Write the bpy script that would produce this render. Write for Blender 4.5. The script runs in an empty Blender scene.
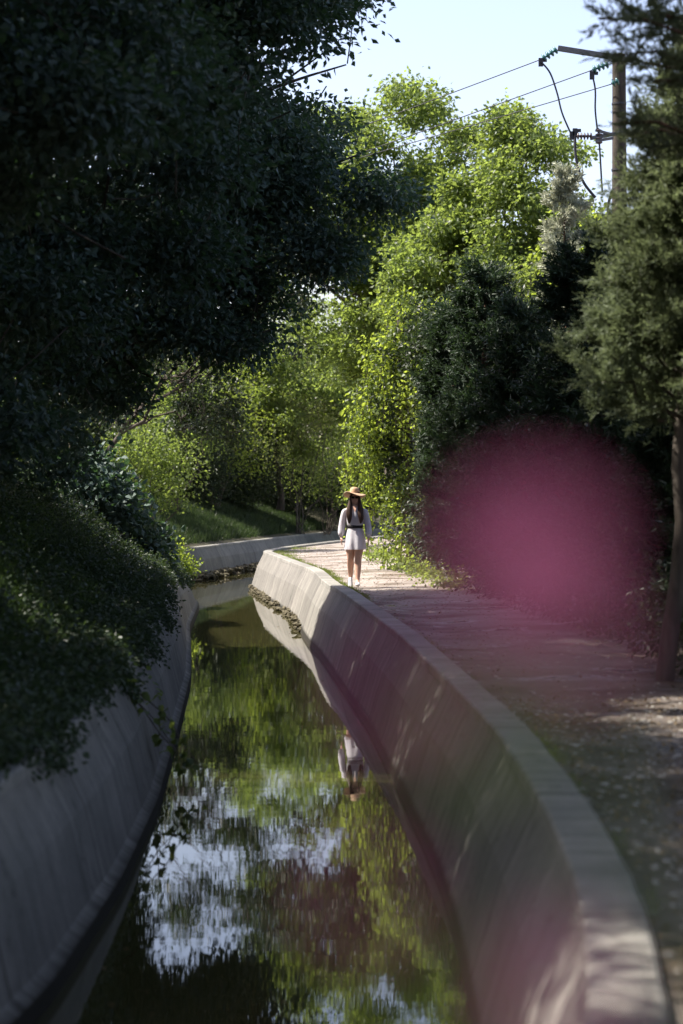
import bpy, bmesh, math, random
import numpy as np
from mathutils import Vector, Matrix

R = math.radians
S = bpy.context.scene
COL = S.collection
rng = np.random.default_rng(7)
random.seed(7)

# ------------------------------------------------------------------ camera, sky, sun, exposure
CAM_Z, FPX, HOR = 1.6, 2000.0, 495.6
cd = bpy.data.cameras.new('camera'); cam = bpy.data.objects.new('camera', cd); COL.objects.link(cam)
cam.location = (0, 0, CAM_Z); cam.rotation_euler = (R(90), 0, 0)
cd.sensor_fit = 'VERTICAL'; cd.sensor_height = 36.0; cd.lens = FPX * 36.0 / 1024.0
cd.shift_y = (HOR - 512.0) / 1024.0
cd.clip_start = 0.05; cd.clip_end = 3000
cd.dof.use_dof = True; cd.dof.focus_distance = 36.0; cd.dof.aperture_fstop = 1.8
S.camera = cam

SUN_AZ = math.atan2(-0.95, 0.06)      # azimuth from +Y towards +X
SUN_EL = R(55)
sdir = Vector((math.sin(SUN_AZ) * math.cos(SUN_EL), math.cos(SUN_AZ) * math.cos(SUN_EL), math.sin(SUN_EL)))
w = bpy.data.worlds.new('World'); S.world = w; w.use_nodes = True
nt = w.node_tree; bg = nt.nodes['Background']
sky = nt.nodes.new('ShaderNodeTexSky'); sky.sky_type = 'NISHITA'; sky.sun_disc = False
sky.sun_elevation = SUN_EL; sky.sun_rotation = SUN_AZ; sky.air_density = 1.0; sky.dust_density = 2.6; sky.ozone_density = 1.5
tm = nt.nodes.new('ShaderNodeMix'); tm.data_type = 'RGBA'; tm.blend_type = 'MULTIPLY'; tm.inputs[0].default_value = 1; tm.inputs[7].default_value = (1.14, .99, .98, 1)
nt.links.new(sky.outputs[0], tm.inputs[6]); nt.links.new(tm.outputs[2], bg.inputs[0]); bg.inputs[1].default_value = 0.12
sl = bpy.data.lights.new('sun', 'SUN'); sl.energy = 4.0; sl.angle = R(0.5); sl.color = (1.0, 0.95, 0.86)
so = bpy.data.objects.new('sun', sl); COL.objects.link(so)
so.rotation_euler = (-sdir).to_track_quat('-Z', 'Y').to_euler()
S.view_settings.view_transform = 'Standard'; S.view_settings.look = 'None'
S.view_settings.gamma = 1.0; S.view_settings.exposure = 1.5
S.render.engine = 'CYCLES'
cy = S.cycles
cy.use_denoising = True; cy.max_bounces = 6; cy.diffuse_bounces = 3; cy.glossy_bounces = 3
cy.transmission_bounces = 3; cy.transparent_max_bounces = 4; cy.sample_clamp_indirect = 4.0
cy.caustics_reflective = False; cy.caustics_refractive = False

# ------------------------------------------------------------------ helpers
def at(x, y, Y):
    return Vector(((x - 341.5) * Y / FPX, Y, CAM_Z - (y - HOR) * Y / FPX))

def link(o, parent=None):
    COL.objects.link(o)
    if parent is not None: o.parent = parent
    return o

def tag(o, label=None, cat=None, group=None, kind=None):
    if label: o['label'] = label
    if cat: o['category'] = cat
    if group: o['group'] = group
    if kind: o['kind'] = kind
    return o

def empty(name, loc=(0, 0, 0)):
    o = bpy.data.objects.new(name, None); o.location = loc; o.empty_display_size = 0.2
    return link(o)

def np_mesh(name, V, F, mat, parent=None, smooth=False, tint=None, uv=None, off=None):
    V = np.asarray(V, dtype=np.float32).reshape(-1, 3)
    if off is not None: V = V - np.asarray(off, dtype=np.float32)
    F = np.asarray(F, dtype=np.int32)
    n, k = F.shape
    m = bpy.data.meshes.new(name)
    m.vertices.add(len(V)); m.vertices.foreach_set('co', V.ravel())
    m.loops.add(n * k); m.loops.foreach_set('vertex_index', F.ravel())
    m.polygons.add(n); m.polygons.foreach_set('loop_start', np.arange(0, n * k, k, dtype=np.int32))
    m.polygons.foreach_set('loop_total', np.full(n, k, dtype=np.int32))
    m.polygons.foreach_set('use_smooth', np.full(n, smooth, dtype=bool))
    if tint is not None:
        a = m.attributes.new('tint', 'FLOAT', 'FACE'); a.data.foreach_set('value', np.asarray(tint, dtype=np.float32))
    if uv is not None:
        l = m.uv_layers.new(name='UVMap'); l.data.foreach_set('uv', np.asarray(uv, dtype=np.float32)[F.ravel()].ravel())
    m.update(calc_edges=True)
    m.materials.append(mat)
    o = bpy.data.objects.new(name, m)
    return link(o, parent)

def noise3(P, seed, f):
    """cheap smooth pseudo noise in -1..1"""
    r = np.random.default_rng(seed)
    out = np.zeros(len(P))
    for i in range(5):
        k = r.normal(size=3) * f * (1 + 0.45 * i); out += np.sin(P @ k + r.uniform(0, 6.28)) * (1.0 / (1 + 0.3 * i))
    return out / 2.6

# ---- materials
def nodes(name):
    m = bpy.data.materials.new(name); m.use_nodes = True
    return m, m.node_tree, m.node_tree.nodes['Principled BSDF']

def leaf_mat(name, dark, light, trans, tfac=0.4, rough=0.45, spec=0.4):
    m, t, b = nodes(name)
    a = t.nodes.new('ShaderNodeAttribute'); a.attribute_name = 'tint'
    r = t.nodes.new('ShaderNodeValToRGB'); r.color_ramp.elements[0].color = (*dark, 1); r.color_ramp.elements[1].color = (*light, 1)
    t.links.new(a.outputs['Fac'], r.inputs[0]); t.links.new(r.outputs[0], b.inputs['Base Color'])
    b.inputs['Roughness'].default_value = rough; b.inputs['Specular IOR Level'].default_value = spec
    tr = t.nodes.new('ShaderNodeBsdfTranslucent')
    mx = t.nodes.new('ShaderNodeMix'); mx.data_type = 'RGBA'; mx.inputs[6].default_value = (*[c * 0.6 for c in trans], 1); mx.inputs[7].default_value = (*trans, 1)
    t.links.new(a.outputs['Fac'], mx.inputs[0]); t.links.new(mx.outputs[2], tr.inputs[0])
    s = t.nodes.new('ShaderNodeMixShader'); s.inputs[0].default_value = tfac
    t.links.new(b.outputs[0], s.inputs[1]); t.links.new(tr.outputs[0], s.inputs[2])
    t.links.new(s.outputs[0], t.nodes['Material Output'].inputs[0])
    return m

def noise_mat(name, c1, c2, scale=5, detail=6, rough=0.85, bump=0.3, dist=0.02, stretch=(1, 1, 1), coord='Object', c3=None, s3=1.0, spec=0.3):
    m, t, b = nodes(name)
    tc = t.nodes.new('ShaderNodeTexCoord'); mp = t.nodes.new('ShaderNodeMapping'); mp.inputs['Scale'].default_value = stretch
    t.links.new(tc.outputs[coord], mp.inputs[0])
    n = t.nodes.new('ShaderNodeTexNoise'); n.inputs['Scale'].default_value = scale; n.inputs['Detail'].default_value = detail; n.inputs['Roughness'].default_value = 0.65
    t.links.new(mp.outputs[0], n.inputs['Vector'])
    r = t.nodes.new('ShaderNodeValToRGB'); r.color_ramp.elements[0].position = 0.32; r.color_ramp.elements[1].position = 0.68
    r.color_ramp.elements[0].color = (*c1, 1); r.color_ramp.elements[1].color = (*c2, 1)
    t.links.new(n.outputs[0], r.inputs[0])
    last = r.outputs[0]
    if c3:
        n3 = t.nodes.new('ShaderNodeTexNoise'); n3.inputs['Scale'].default_value = s3; n3.inputs['Detail'].default_value = 5
        t.links.new(tc.outputs[coord], n3.inputs['Vector'])
        r3 = t.nodes.new('ShaderNodeValToRGB'); r3.color_ramp.elements[0].position = 0.45; r3.color_ramp.elements[1].position = 0.62
        t.links.new(n3.outputs[0], r3.inputs[0])
        mx = t.nodes.new('ShaderNodeMix'); mx.data_type = 'RGBA'; mx.inputs[7].default_value = (*c3, 1)
        t.links.new(r3.outputs[0], mx.inputs[0]); t.links.new(last, mx.inputs[6]); last = mx.outputs[2]
    t.links.new(last, b.inputs['Base Color'])
    b.inputs['Roughness'].default_value = rough; b.inputs['Specular IOR Level'].default_value = spec
    if bump:
        bp = t.nodes.new('ShaderNodeBump'); bp.inputs['Strength'].default_value = bump; bp.inputs['Distance'].default_value = dist
        t.links.new(n.outputs[0], bp.inputs['Height']); t.links.new(bp.outputs[0], b.inputs['Normal'])
    return m

def plain(name, c, rough=0.6, metal=0.0, spec=0.4, bump=0.15, scale=60):
    return noise_mat(name, tuple(x * 0.86 for x in c), tuple(min(1, x * 1.12) for x in c), scale=scale, rough=rough, bump=bump, dist=0.003, spec=spec)

def concrete_mat(name, base=(0.25, 0.24, 0.215)):
    m, t, b = nodes(name)
    L = t.links.new
    tc = t.nodes.new('ShaderNodeTexCoord')
    def noi(scale, sc3, det=5, rg=0.6, coord='UV'):
        mp = t.nodes.new('ShaderNodeMapping'); mp.inputs['Scale'].default_value = sc3; L(tc.outputs[coord], mp.inputs[0])
        n = t.nodes.new('ShaderNodeTexNoise'); n.inputs['Scale'].default_value = scale; n.inputs['Detail'].default_value = det; n.inputs['Roughness'].default_value = rg
        L(mp.outputs[0], n.inputs['Vector']); return n
    streak = noi(1.0, (6.5, 0.45, 1), 7, .7); fine = noi(28, (1, 1, 1), 6, 0.7, 'Object'); blot = noi(1.3, (1, 1, 1), 4, 0.6, 'Object')
    r = t.nodes.new('ShaderNodeValToRGB'); r.color_ramp.elements[0].position = 0.3; r.color_ramp.elements[1].position = 0.7
    r.color_ramp.elements[0].color = (*[c * 0.55 for c in base], 1); r.color_ramp.elements[1].color = (*[c * 1.15 for c in base], 1)
    L(streak.outputs[0], r.inputs[0])
    r2 = t.nodes.new('ShaderNodeValToRGB'); r2.color_ramp.elements[0].position = 0.3; r2.color_ramp.elements[1].position = 0.7
    r2.color_ramp.elements[0].color = (0.72, 0.72, 0.70, 1); r2.color_ramp.elements[1].color = (1.1, 1.08, 1.05, 1)
    L(blot.outputs[0], r2.inputs[0])
    mu = t.nodes.new('ShaderNodeMix'); mu.data_type = 'RGBA'; mu.blend_type = 'MULTIPLY'; mu.inputs[0].default_value = 1
    L(r.outputs[0], mu.inputs[6]); L(r2.outputs[0], mu.inputs[7])
    r3 = t.nodes.new('ShaderNodeValToRGB'); r3.color_ramp.elements[0].position = 0.35; r3.color_ramp.elements[1].position = 0.65
    r3.color_ramp.elements[0].color = (0.82, 0.82, 0.82, 1); r3.color_ramp.elements[1].color = (1.08, 1.08, 1.08, 1)
    L(fine.outputs[0], r3.inputs[0])
    mu2 = t.nodes.new('ShaderNodeMix'); mu2.data_type = 'RGBA'; mu2.blend_type = 'MULTIPLY'; mu2.inputs[0].default_value = 1
    L(mu.outputs[2], mu2.inputs[6]); L(r3.outputs[0], mu2.inputs[7])
    # pour joints every 3 m along the wall
    sp = t.nodes.new('ShaderNodeSeparateXYZ'); L(tc.outputs['UV'], sp.inputs[0])
    mo = t.nodes.new('ShaderNodeMath'); mo.operation = 'PINGPONG'; mo.inputs[1].default_value = 1.5; L(sp.outputs[0], mo.inputs[0])
    lt = t.nodes.new('ShaderNodeMath'); lt.operation = 'LESS_THAN'; lt.inputs[1].default_value = 0.016; L(mo.outputs[0], lt.inputs[0])
    dv = t.nodes.new('ShaderNodeMath'); dv.operation = 'DIVIDE'; dv.inputs[1].default_value = 3.0; L(sp.outputs[0], dv.inputs[0])
    fl = t.nodes.new('ShaderNodeMath'); fl.operation = 'FLOOR'; L(dv.outputs[0], fl.inputs[0])
    wn = t.nodes.new('ShaderNodeTexWhiteNoise'); wn.noise_dimensions = '1D'; L(fl.outputs[0], wn.inputs['W'])
    pr = t.nodes.new('ShaderNodeMapRange'); pr.inputs[3].default_value = .84; pr.inputs[4].default_value = 1.12; L(wn.outputs[0], pr.inputs[0])
    mu3 = t.nodes.new('ShaderNodeVectorMath'); mu3.operation = 'SCALE'; L(mu2.outputs[2], mu3.inputs[0]); L(pr.outputs[0], mu3.inputs['Scale'])
    # hairline cracks and dark lichen blotches
    vo = t.nodes.new('ShaderNodeTexVoronoi'); vo.feature = 'DISTANCE_TO_EDGE'; vo.inputs['Scale'].default_value = .55
    wp = noi(2.2, (1, 1, 1), 4, .6, 'Object'); av = t.nodes.new('ShaderNodeVectorMath'); av.operation = 'ADD'; L(tc.outputs['Object'], av.inputs[0]); L(wp.outputs['Color'], av.inputs[1]); L(av.outputs[0], vo.inputs['Vector'])
    cr = t.nodes.new('ShaderNodeMapRange'); cr.inputs[1].default_value = .0; cr.inputs[2].default_value = .006; cr.inputs[3].default_value = .45; cr.inputs[4].default_value = 1.0; L(vo.outputs['Distance'], cr.inputs[0])
    lb = noi(3.5, (1, 1, 1), 8, .75, 'Object'); lr = t.nodes.new('ShaderNodeMapRange'); lr.inputs[1].default_value = .56; lr.inputs[2].default_value = .66; lr.inputs[3].default_value = 1.0; lr.inputs[4].default_value = .62; L(lb.outputs[0], lr.inputs[0])
    mm_ = t.nodes.new('ShaderNodeMath'); mm_.operation = 'MULTIPLY'; L(cr.outputs[0], mm_.inputs[0]); L(lr.outputs[0], mm_.inputs[1])
    mu4 = t.nodes.new('ShaderNodeVectorMath'); mu4.operation = 'SCALE'; L(mu3.outputs[0], mu4.inputs[0]); L(mm_.outputs[0], mu4.inputs['Scale'])
    mj = t.nodes.new('ShaderNodeMix'); mj.data_type = 'RGBA'; mj.inputs[7].default_value = (0.06, 0.055, 0.045, 1)
    L(lt.outputs[0], mj.inputs[0]); L(mu4.outputs[0], mj.inputs[6])
    # algae / wet band by height above the water (object z)
    so_ = t.nodes.new('ShaderNodeSeparateXYZ'); L(tc.outputs['Object'], so_.inputs[0])
    ad = t.nodes.new('ShaderNodeMath'); ad.operation = 'MULTIPLY_ADD'; ad.inputs[1].default_value = 0.10; L(streak.outputs[0], ad.inputs[0]); L(so_.outputs[2], ad.inputs[2])
    ra = t.nodes.new('ShaderNodeMapRange'); ra.inputs[1].default_value = -0.86; ra.inputs[2].default_value = -0.80
    L(ad.outputs[0], ra.inputs[0])
    ma = t.nodes.new('ShaderNodeMix'); ma.data_type = 'RGBA'; ma.inputs[6].default_value = (0.022, 0.020, 0.012, 1)
    L(ra.outputs[0], ma.inputs[0]); L(mj.outputs[2], ma.inputs[7])
    L(ma.outputs[2], b.inputs['Base Color'])
    b.inputs['Roughness'].default_value = 0.8; b.inputs['Specular IOR Level'].default_value = 0.3
    bp = t.nodes.new('ShaderNodeBump'); bp.inputs['Strength'].default_value = 0.35; bp.inputs['Distance'].default_value = 0.012
    L(fine.outputs[0], bp.inputs['Height']); L(bp.outputs[0], b.inputs['Normal'])
    return m

M = {}
M['concrete'] = concrete_mat('canal_concrete')
M['coping'] = concrete_mat('coping_concrete', (0.33, 0.32, 0.29))
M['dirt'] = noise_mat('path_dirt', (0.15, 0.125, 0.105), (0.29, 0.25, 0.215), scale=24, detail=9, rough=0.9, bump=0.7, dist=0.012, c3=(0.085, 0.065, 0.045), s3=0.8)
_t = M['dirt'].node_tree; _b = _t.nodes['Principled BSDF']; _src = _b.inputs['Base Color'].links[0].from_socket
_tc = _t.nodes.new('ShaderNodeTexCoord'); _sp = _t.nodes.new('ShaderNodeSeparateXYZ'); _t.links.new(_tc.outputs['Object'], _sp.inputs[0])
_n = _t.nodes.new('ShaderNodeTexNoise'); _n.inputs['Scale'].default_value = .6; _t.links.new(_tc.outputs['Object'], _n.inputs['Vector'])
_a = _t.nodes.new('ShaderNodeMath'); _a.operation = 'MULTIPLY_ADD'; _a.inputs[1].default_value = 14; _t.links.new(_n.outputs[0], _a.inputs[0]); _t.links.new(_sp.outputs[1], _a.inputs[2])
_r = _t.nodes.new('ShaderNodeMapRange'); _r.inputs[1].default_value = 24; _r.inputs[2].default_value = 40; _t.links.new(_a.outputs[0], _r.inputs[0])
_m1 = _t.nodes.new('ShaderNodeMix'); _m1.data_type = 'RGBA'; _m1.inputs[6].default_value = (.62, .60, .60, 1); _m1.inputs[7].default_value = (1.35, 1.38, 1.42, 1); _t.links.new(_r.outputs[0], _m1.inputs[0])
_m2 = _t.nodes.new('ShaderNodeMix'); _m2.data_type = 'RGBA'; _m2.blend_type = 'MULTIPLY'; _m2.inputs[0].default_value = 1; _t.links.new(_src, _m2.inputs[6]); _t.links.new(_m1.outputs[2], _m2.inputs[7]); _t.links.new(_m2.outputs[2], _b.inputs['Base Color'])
_w = _t.nodes.new('ShaderNodeTexNoise'); _w.inputs['Scale'].default_value = 1.1; _w.inputs['Detail'].default_value = 5; _t.links.new(_tc.outputs['Object'], _w.inputs['Vector'])
_wr = _t.nodes.new('ShaderNodeMapRange'); _wr.inputs[1].default_value = .56; _wr.inputs[2].default_value = .66; _wr.inputs[3].default_value = .92; _wr.inputs[4].default_value = .22; _t.links.new(_w.outputs[0], _wr.inputs[0]); _t.links.new(_wr.outputs[0], _b.inputs['Roughness'])
M['soil'] = noise_mat('bank_soil', (0.03, 0.028, 0.016), (0.07, 0.065, 0.035), scale=3, rough=0.95, bump=0.6, dist=0.05)
M['stone'] = noise_mat('stone', (0.22, 0.20, 0.17), (0.45, 0.43, 0.39), scale=14, rough=0.85, bump=0.5, dist=0.01)
M['mossy'] = noise_mat('mossy_stone', (0.05, 0.045, 0.025), (0.15, 0.13, 0.08), scale=9, rough=0.9, bump=0.5, dist=0.01)
M['bark'] = noise_mat('bark', (0.045, 0.036, 0.028), (0.12, 0.10, 0.08), scale=10, stretch=(1, 1, 0.25), rough=0.9, bump=0.9, dist=0.02)
M['pine_bark'] = noise_mat('reddish_bark', (0.06, 0.035, 0.022), (0.15, 0.09, 0.06), scale=9, stretch=(1, 1, 0.2), rough=0.9, bump=0.9, dist=0.02)
M['oak'] = leaf_mat('oak_leaf', (0.030, 0.060, 0.050), (0.120, 0.165, 0.135), (0.08, 0.17, 0.04), 0.25, 0.55, 0.35)
M['poplar'] = leaf_mat('bright_leaf', (0.030, 0.060, 0.018), (0.10, 0.135, 0.040), (0.38, 0.50, 0.09), 0.50)
M['midleaf'] = leaf_mat('mid_leaf', (0.035, 0.060, 0.022), (0.090, 0.125, 0.045), (0.36, 0.46, 0.08), 0.52)
M['ivy'] = leaf_mat('ivy_leaf', (0.025, 0.050, 0.010), (0.10, 0.15, 0.025), (0.46, 0.58, 0.07), 0.52)
M['undergrowth'] = leaf_mat('undergrowth_leaf', (0.015, 0.025, 0.012), (0.050, 0.070, 0.030), (0.08, 0.13, 0.03), 0.3)
M['bankleaf'] = leaf_mat('bank_leaf', (0.014, 0.028, 0.015), (0.060, 0.090, 0.045), (0.08, 0.13, 0.03), 0.3)
M['pale'] = leaf_mat('pale_shrub_leaf', (0.10, 0.12, 0.05), (0.21, 0.23, 0.11), (0.42, 0.48, 0.15), 0.5)
M['cypress'] = leaf_mat('cypress_spray', (0.016, 0.032, 0.018), (0.045, 0.070, 0.038), (0.06, 0.11, 0.03), 0.2, 0.55, 0.3)
M['cedar'] = leaf_mat('cedar_spray', (0.075, 0.098, 0.055), (0.19, 0.230, 0.130), (0.27, 0.33, 0.15), 0.4, 0.55, 0.3)
M['silver'] = leaf_mat('silver_needle', (0.34, 0.37, 0.27), (0.64, 0.66, 0.50), (0.35, 0.36, 0.25), 0.3, 0.6, 0.3)
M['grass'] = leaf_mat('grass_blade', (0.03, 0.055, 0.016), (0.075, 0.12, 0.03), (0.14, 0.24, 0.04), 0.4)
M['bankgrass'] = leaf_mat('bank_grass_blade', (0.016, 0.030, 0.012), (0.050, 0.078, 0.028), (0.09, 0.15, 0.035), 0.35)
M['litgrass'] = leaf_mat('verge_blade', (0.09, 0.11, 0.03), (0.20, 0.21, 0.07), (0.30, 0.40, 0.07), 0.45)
M['litter'] = leaf_mat('dead_leaf', (0.09, 0.06, 0.03), (0.30, 0.22, 0.12), (0.2, 0.12, 0.05), 0.1, 0.8)

# ------------------------------------------------------------------ canal plan
# right wall, inner top edge (X for each Y), from behind the camera to beyond the bend
RW = np.array([(-9.5, -14), (-6.0, -8), (-3.4, -4), (-1.35, 0), (-.45, 2), (.30, 4), (.73, 5.87), (.86, 6.98), (.93, 7.86), (.99, 9.1), (1.02, 10.7), (1.03, 12.95), (.98, 14.7),
               (.88, 17.1), (.67, 22), (.36, 27), (.10, 31), (-.05, 33.2), (-.20, 34.6), (-.36, 37), (-.60, 41.5), (-.80, 43.6), (-1.25, 47.4), (-2.05, 54.5), (-2.2, 56), (-2.15, 57.2), (-1.9, 60), (-1.2, 64), (-.2, 69), (1.2, 76),
               (2.9, 85), (7, 98), (16, 114), (33, 143)], float)
# left/outer wall, water line
LW = np.array([(-13.5, -14), (-9.5, -8), (-6.3, -4), (-4.2, 0), (-3.1, 2.5), (-2.3, 5), (-1.72, 8), (-1.5, 10.3), (-1.46, 13.2), (-1.53, 16.5), (-1.78, 21.5), (-2.12, 27.9), (-2.50, 33), (-2.95, 38.7), (-3.32, 46.4), (-3.45, 47.6)], float)
FW = np.array([(-3.75, 48.2), (-5.2, 50.5), (-5.6, 53.5), (-5.25, 57), (-4.65, 59.8), (-3.9, 65), (-3.17, 70), (-1.9, 79), (-.25, 89.5), (3.0, 100), (11, 118), (27, 147)], float)
ZW = -1.0

def resample(P, step=0.35, it=2):
    P = np.asarray(P)
    d = np.r_[0, np.cumsum(np.linalg.norm(np.diff(P, axis=0), axis=1))]
    s = np.arange(0, d[-1], step)
    Q = np.c_[np.interp(s, d, P[:, 0]), np.interp(s, d, P[:, 1])]
    for _ in range(it):
        Q[1:-1] = (Q[:-2] + 2 * Q[1:-1] + Q[2:]) / 4
    return Q

def normals(Q):
    T = np.gradient(Q, axis=0); T /= np.linalg.norm(T, axis=1)[:, None]
    return np.c_[T[:, 1], -T[:, 0]]       # to the right of travel (+X when going +Y)

def wall(name, Q, side, label, cat='canal wall', top=0.05, from_top=True, tops=None):
    """side +1: ground lies on the +normal side. Q is inner top edge (from_top) or water line."""
    N = normals(Q) * side
    s = np.r_[0, np.cumsum(np.linalg.norm(np.diff(Q, axis=0), axis=1))]
    if tops is None: tops = np.full(len(Q), top)
    o0 = 0.0 if from_top else 0.35
    k = (tops - ZW) / 1.05
    # profile: (outward offset from inner top edge, z, v)
    def sec(prof):
        V, UV = [], []
        for (do, fz) in prof:
            z = fz(tops) if callable(fz) else np.full(len(Q), fz)
            dd = do if not callable(do) else do(tops)
            P = Q + N * (np.broadcast_to(dd, (len(Q),))[:, None] + o0)
            V.append(np.c_[P, z]); UV.append(np.c_[s, z])
        return np.array(V), np.array(UV)
    prof = [(-.40, -1.7), (-.38, -1.05), (-.365, -.90), (-.31, -.865), (-.295, -.85), (-.18, lambda t: -.85 + (t + .05 + .85) * .5), (-0.008, lambda t: t - .075), (0.23, lambda t: t - .075), (0.26, -0.6)]
    if side > 0: prof[2:5] = [(-.345, -.90), (-.325, -.85), (-.31, -.80)]
    V, UV = sec(prof)
    def grid(V, UV, nm, mat, parent):
        a, b = V.shape[:2]
        idx = np.arange(a * b).reshape(a, b)
        F = np.stack([idx[:-1, :-1], idx[:-1, 1:], idx[1:, 1:], idx[1:, :-1]], -1).reshape(-1, 4)
        if side < 0: F = F[:, ::-1]
        o = np_mesh(nm, V.reshape(-1, 3), F, mat, parent, smooth=False, uv=UV.reshape(-1, 2))
        return o
    root = grid(V, UV, name, M['concrete'], None); tag(root, label, cat)
    # coping, 3 mm proud of the face, small arris
    cop = [(0.225, lambda t: t - .073), (-0.011, lambda t: t - .073), (-.003, lambda t: t - .012), (.010, lambda t: t), (.225, lambda t: t), (.24, lambda t: t - .012), (.243, lambda t: t - .2)]
    V, UV = sec(cop); UV[..., 1] = UV[..., 1] + np.linspace(0, .3, len(cop))[:, None]
    V[1:, :, 0] += (noise3(np.c_[Q * 3.1, Q[:, :1] * 0], 8, 2.0) * .006)[None, :]
    V[:, :, 2] += (noise3(np.c_[Q * 2.0, Q[:, :1] * 0], 3, 1.5) * .004)[None, :]
    grid(V, UV, 'coping', M['coping'], root)
    return root

Qr = resample(RW); Ql = resample(LW, it=1); Qf = resample(FW, it=3)
# ease the top of the left wall down towards its broken end
tl = np.interp(Ql[:, 1], [0, 40, 44, 47.6], [0.05, 0.05, -0.12, -0.42])
wall('canal_wall', Qr, +1, 'long curved concrete canal wall between the water and the dirt path')
wall('canal_wall', Ql, -1, 'dark shaded concrete canal wall under the overgrown left bank', from_top=False, tops=tl)
wall('canal_wall', Qf, -1, 'far concrete canal wall at the bend below the grassy bank', from_top=False, tops=np.full(len(Qf), -.02))

def rx(y): return np.interp(y, Qr[:, 1], Qr[:, 0])
LQ = np.r_[Ql, Qf]
def lx(y): return np.interp(y, LQ[:, 1], LQ[:, 0]) - 0.35

# water sheet between the walls
ys = np.arange(-13.5, 140, 0.5)
A = np.c_[lx(ys) - .1, ys, np.full(len(ys), ZW)]; B = np.c_[rx(ys) + .1, ys, np.full(len(ys), ZW)]
V = np.r_[A, B]; n = len(ys)
F = np.array([(i, n + i, n + i + 1, i + 1) for i in range(n - 1)])
m, t, b = nodes('canal_water')
b.inputs['Base Color'].default_value = (0.040, 0.038, 0.014, 1); b.inputs['Roughness'].default_value = 0.012; b.inputs['IOR'].default_value = 1.5
b.inputs['Specular IOR Level'].default_value = 0.6
tc = t.nodes.new('ShaderNodeTexCoord')
prev = None
for sc, st, ds in ((1.0, (.9, 2.4, 1), 0.00065), (1.0, (3, 9, 1), 0.00016)):
    mp = t.nodes.new('ShaderNodeMapping'); mp.inputs['Scale'].default_value = st; t.links.new(tc.outputs['Object'], mp.inputs[0])
    nn = t.nodes.new('ShaderNodeTexNoise'); nn.inputs['Scale'].default_value = sc; nn.inputs['Detail'].default_value = 3; t.links.new(mp.outputs[0], nn.inputs['Vector'])
    bp = t.nodes.new('ShaderNodeBump'); bp.inputs['Strength'].default_value = 1; bp.inputs['Distance'].default_value = ds
    t.links.new(nn.outputs[0], bp.inputs['Height'])
    if prev: t.links.new(prev.outputs[0], bp.inputs['Normal'])
    prev = bp
t.links.new(prev.outputs[0], b.inputs['Normal'])
water = np_mesh('water', V, F, m); tag(water, kind='structure')

# ------------------------------------------------------------------ terrain
def zleft(x, y):
    """bank height for points left of the left/outer wall"""
    d = np.maximum(0, lx(y) - .30 - x)
    near = np.interp(d, [0, .25, 1.4, 3, 8, 30, 400], [0.0, .14, 1.10, 2.05, 2.9, 4, 9])
    far = np.interp(d, [0, 1, 3, 6, 30, 400], [-.03, .35, 1.1, 1.5, 2.0, 7])
    f = np.clip((y - 42) / 10, 0, 1)
    drop = np.interp(y, [40, 44, 47.6, 52], [0, -.17, -.45, 0]) * np.clip(1 - d / 2, 0, 1)
    return near * (1 - f) + far * f + drop + .05 * np.clip(d / .6, 0, 1) * np.sin(3.1 * x + 1.7 * y) * np.sin(2.3 * y - x)

def zright(x, y):
    d = np.maximum(0, x - rx(y) - .235)
    hedge = np.interp(y, [0, 8, 17, 34, 50, 62, 140], [4.5, 3.0, 2.1, 1.9, 1.6, 1.6, 1.6])
    e = np.maximum(0, d - hedge)
    z = -.012 + np.interp(e, [0, 2, 30, 400], [0, .25, 1.2, 8])
    p = np.c_[np.ravel(x + 0 * y), np.ravel(y + 0 * x), np.zeros(np.size(x + 0 * y))]
    bumps = (noise3(p, 11, .9) * .010 + noise3(p, 12, 2.6) * .003).reshape(np.shape(x + 0 * y))
    return z + bumps * np.clip(d / .15, 0, 1) - .02 * np.exp(-((d - .5) ** 2) / .1)

def strip(name, edge, sgn, zf, offs, mat, y0=-13, y1=139.5, dy=0.25):
    ys = np.arange(y0, y1, dy); offs = np.array(offs)
    X = edge(ys)[:, None] + sgn * offs[None, :]; Y = np.repeat(ys[:, None], len(offs), 1)
    Z = zf(X, Y)
    a, b = X.shape; idx = np.arange(a * b).reshape(a, b)
    F = np.stack([idx[:-1, :-1], idx[:-1, 1:], idx[1:, 1:], idx[1:, :-1]], -1).reshape(-1, 4)
    if sgn < 0: F = F[:, ::-1]
    o = np_mesh(name, np.stack([X, Y, Z], -1).reshape(-1, 3), F, mat, smooth=True)
    tag(o, kind='structure'); return o

offs_r = list(np.arange(0, 3.6, .12)) + [4, 5, 7, 10, 16, 30, 70, 200, 420]
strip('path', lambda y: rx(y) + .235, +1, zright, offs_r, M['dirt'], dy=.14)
offs_l = list(np.arange(0, 4, .2)) + [4.5, 5.5, 7, 10, 16, 30, 70, 200, 420]
strip('bank', lambda y: lx(y) - .235 + .0, -1, zleft, offs_l, M['soil'])
V = [(-1500, -400, -1.9), (1500, -400, -1.9), (1500, 2600, -1.9), (-1500, 2600, -1.9)]
tag(np_mesh('ground', V, [(0, 1, 2, 3)], M['soil']), kind='structure')

# ------------------------------------------------------------------ foliage machinery
SD = np.array(sdir)
def shadow_xy(P):           # where a point's shadow falls on the path plane
    return P[:, 0] - SD[0] / SD[2] * P[:, 2], P[:, 1] - SD[1] / SD[2] * P[:, 2]

# places the sun reaches (gaps between the crowns): (x0, x1, y0, y1, keep)
LIT = [(-3.1, 2.3, 34.1, 47.5, .0), (-6.5, 1.8, 47.5, 58.5, .12), (1.85, 3.4, 12.9, 16.2, .0), (3.5, 8.5, 15.3, 19.0, .0), (.75, 1.4, 5.5, 7.2, .05), (1.7, 2.3, 10.2, 12, .4)]
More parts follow.
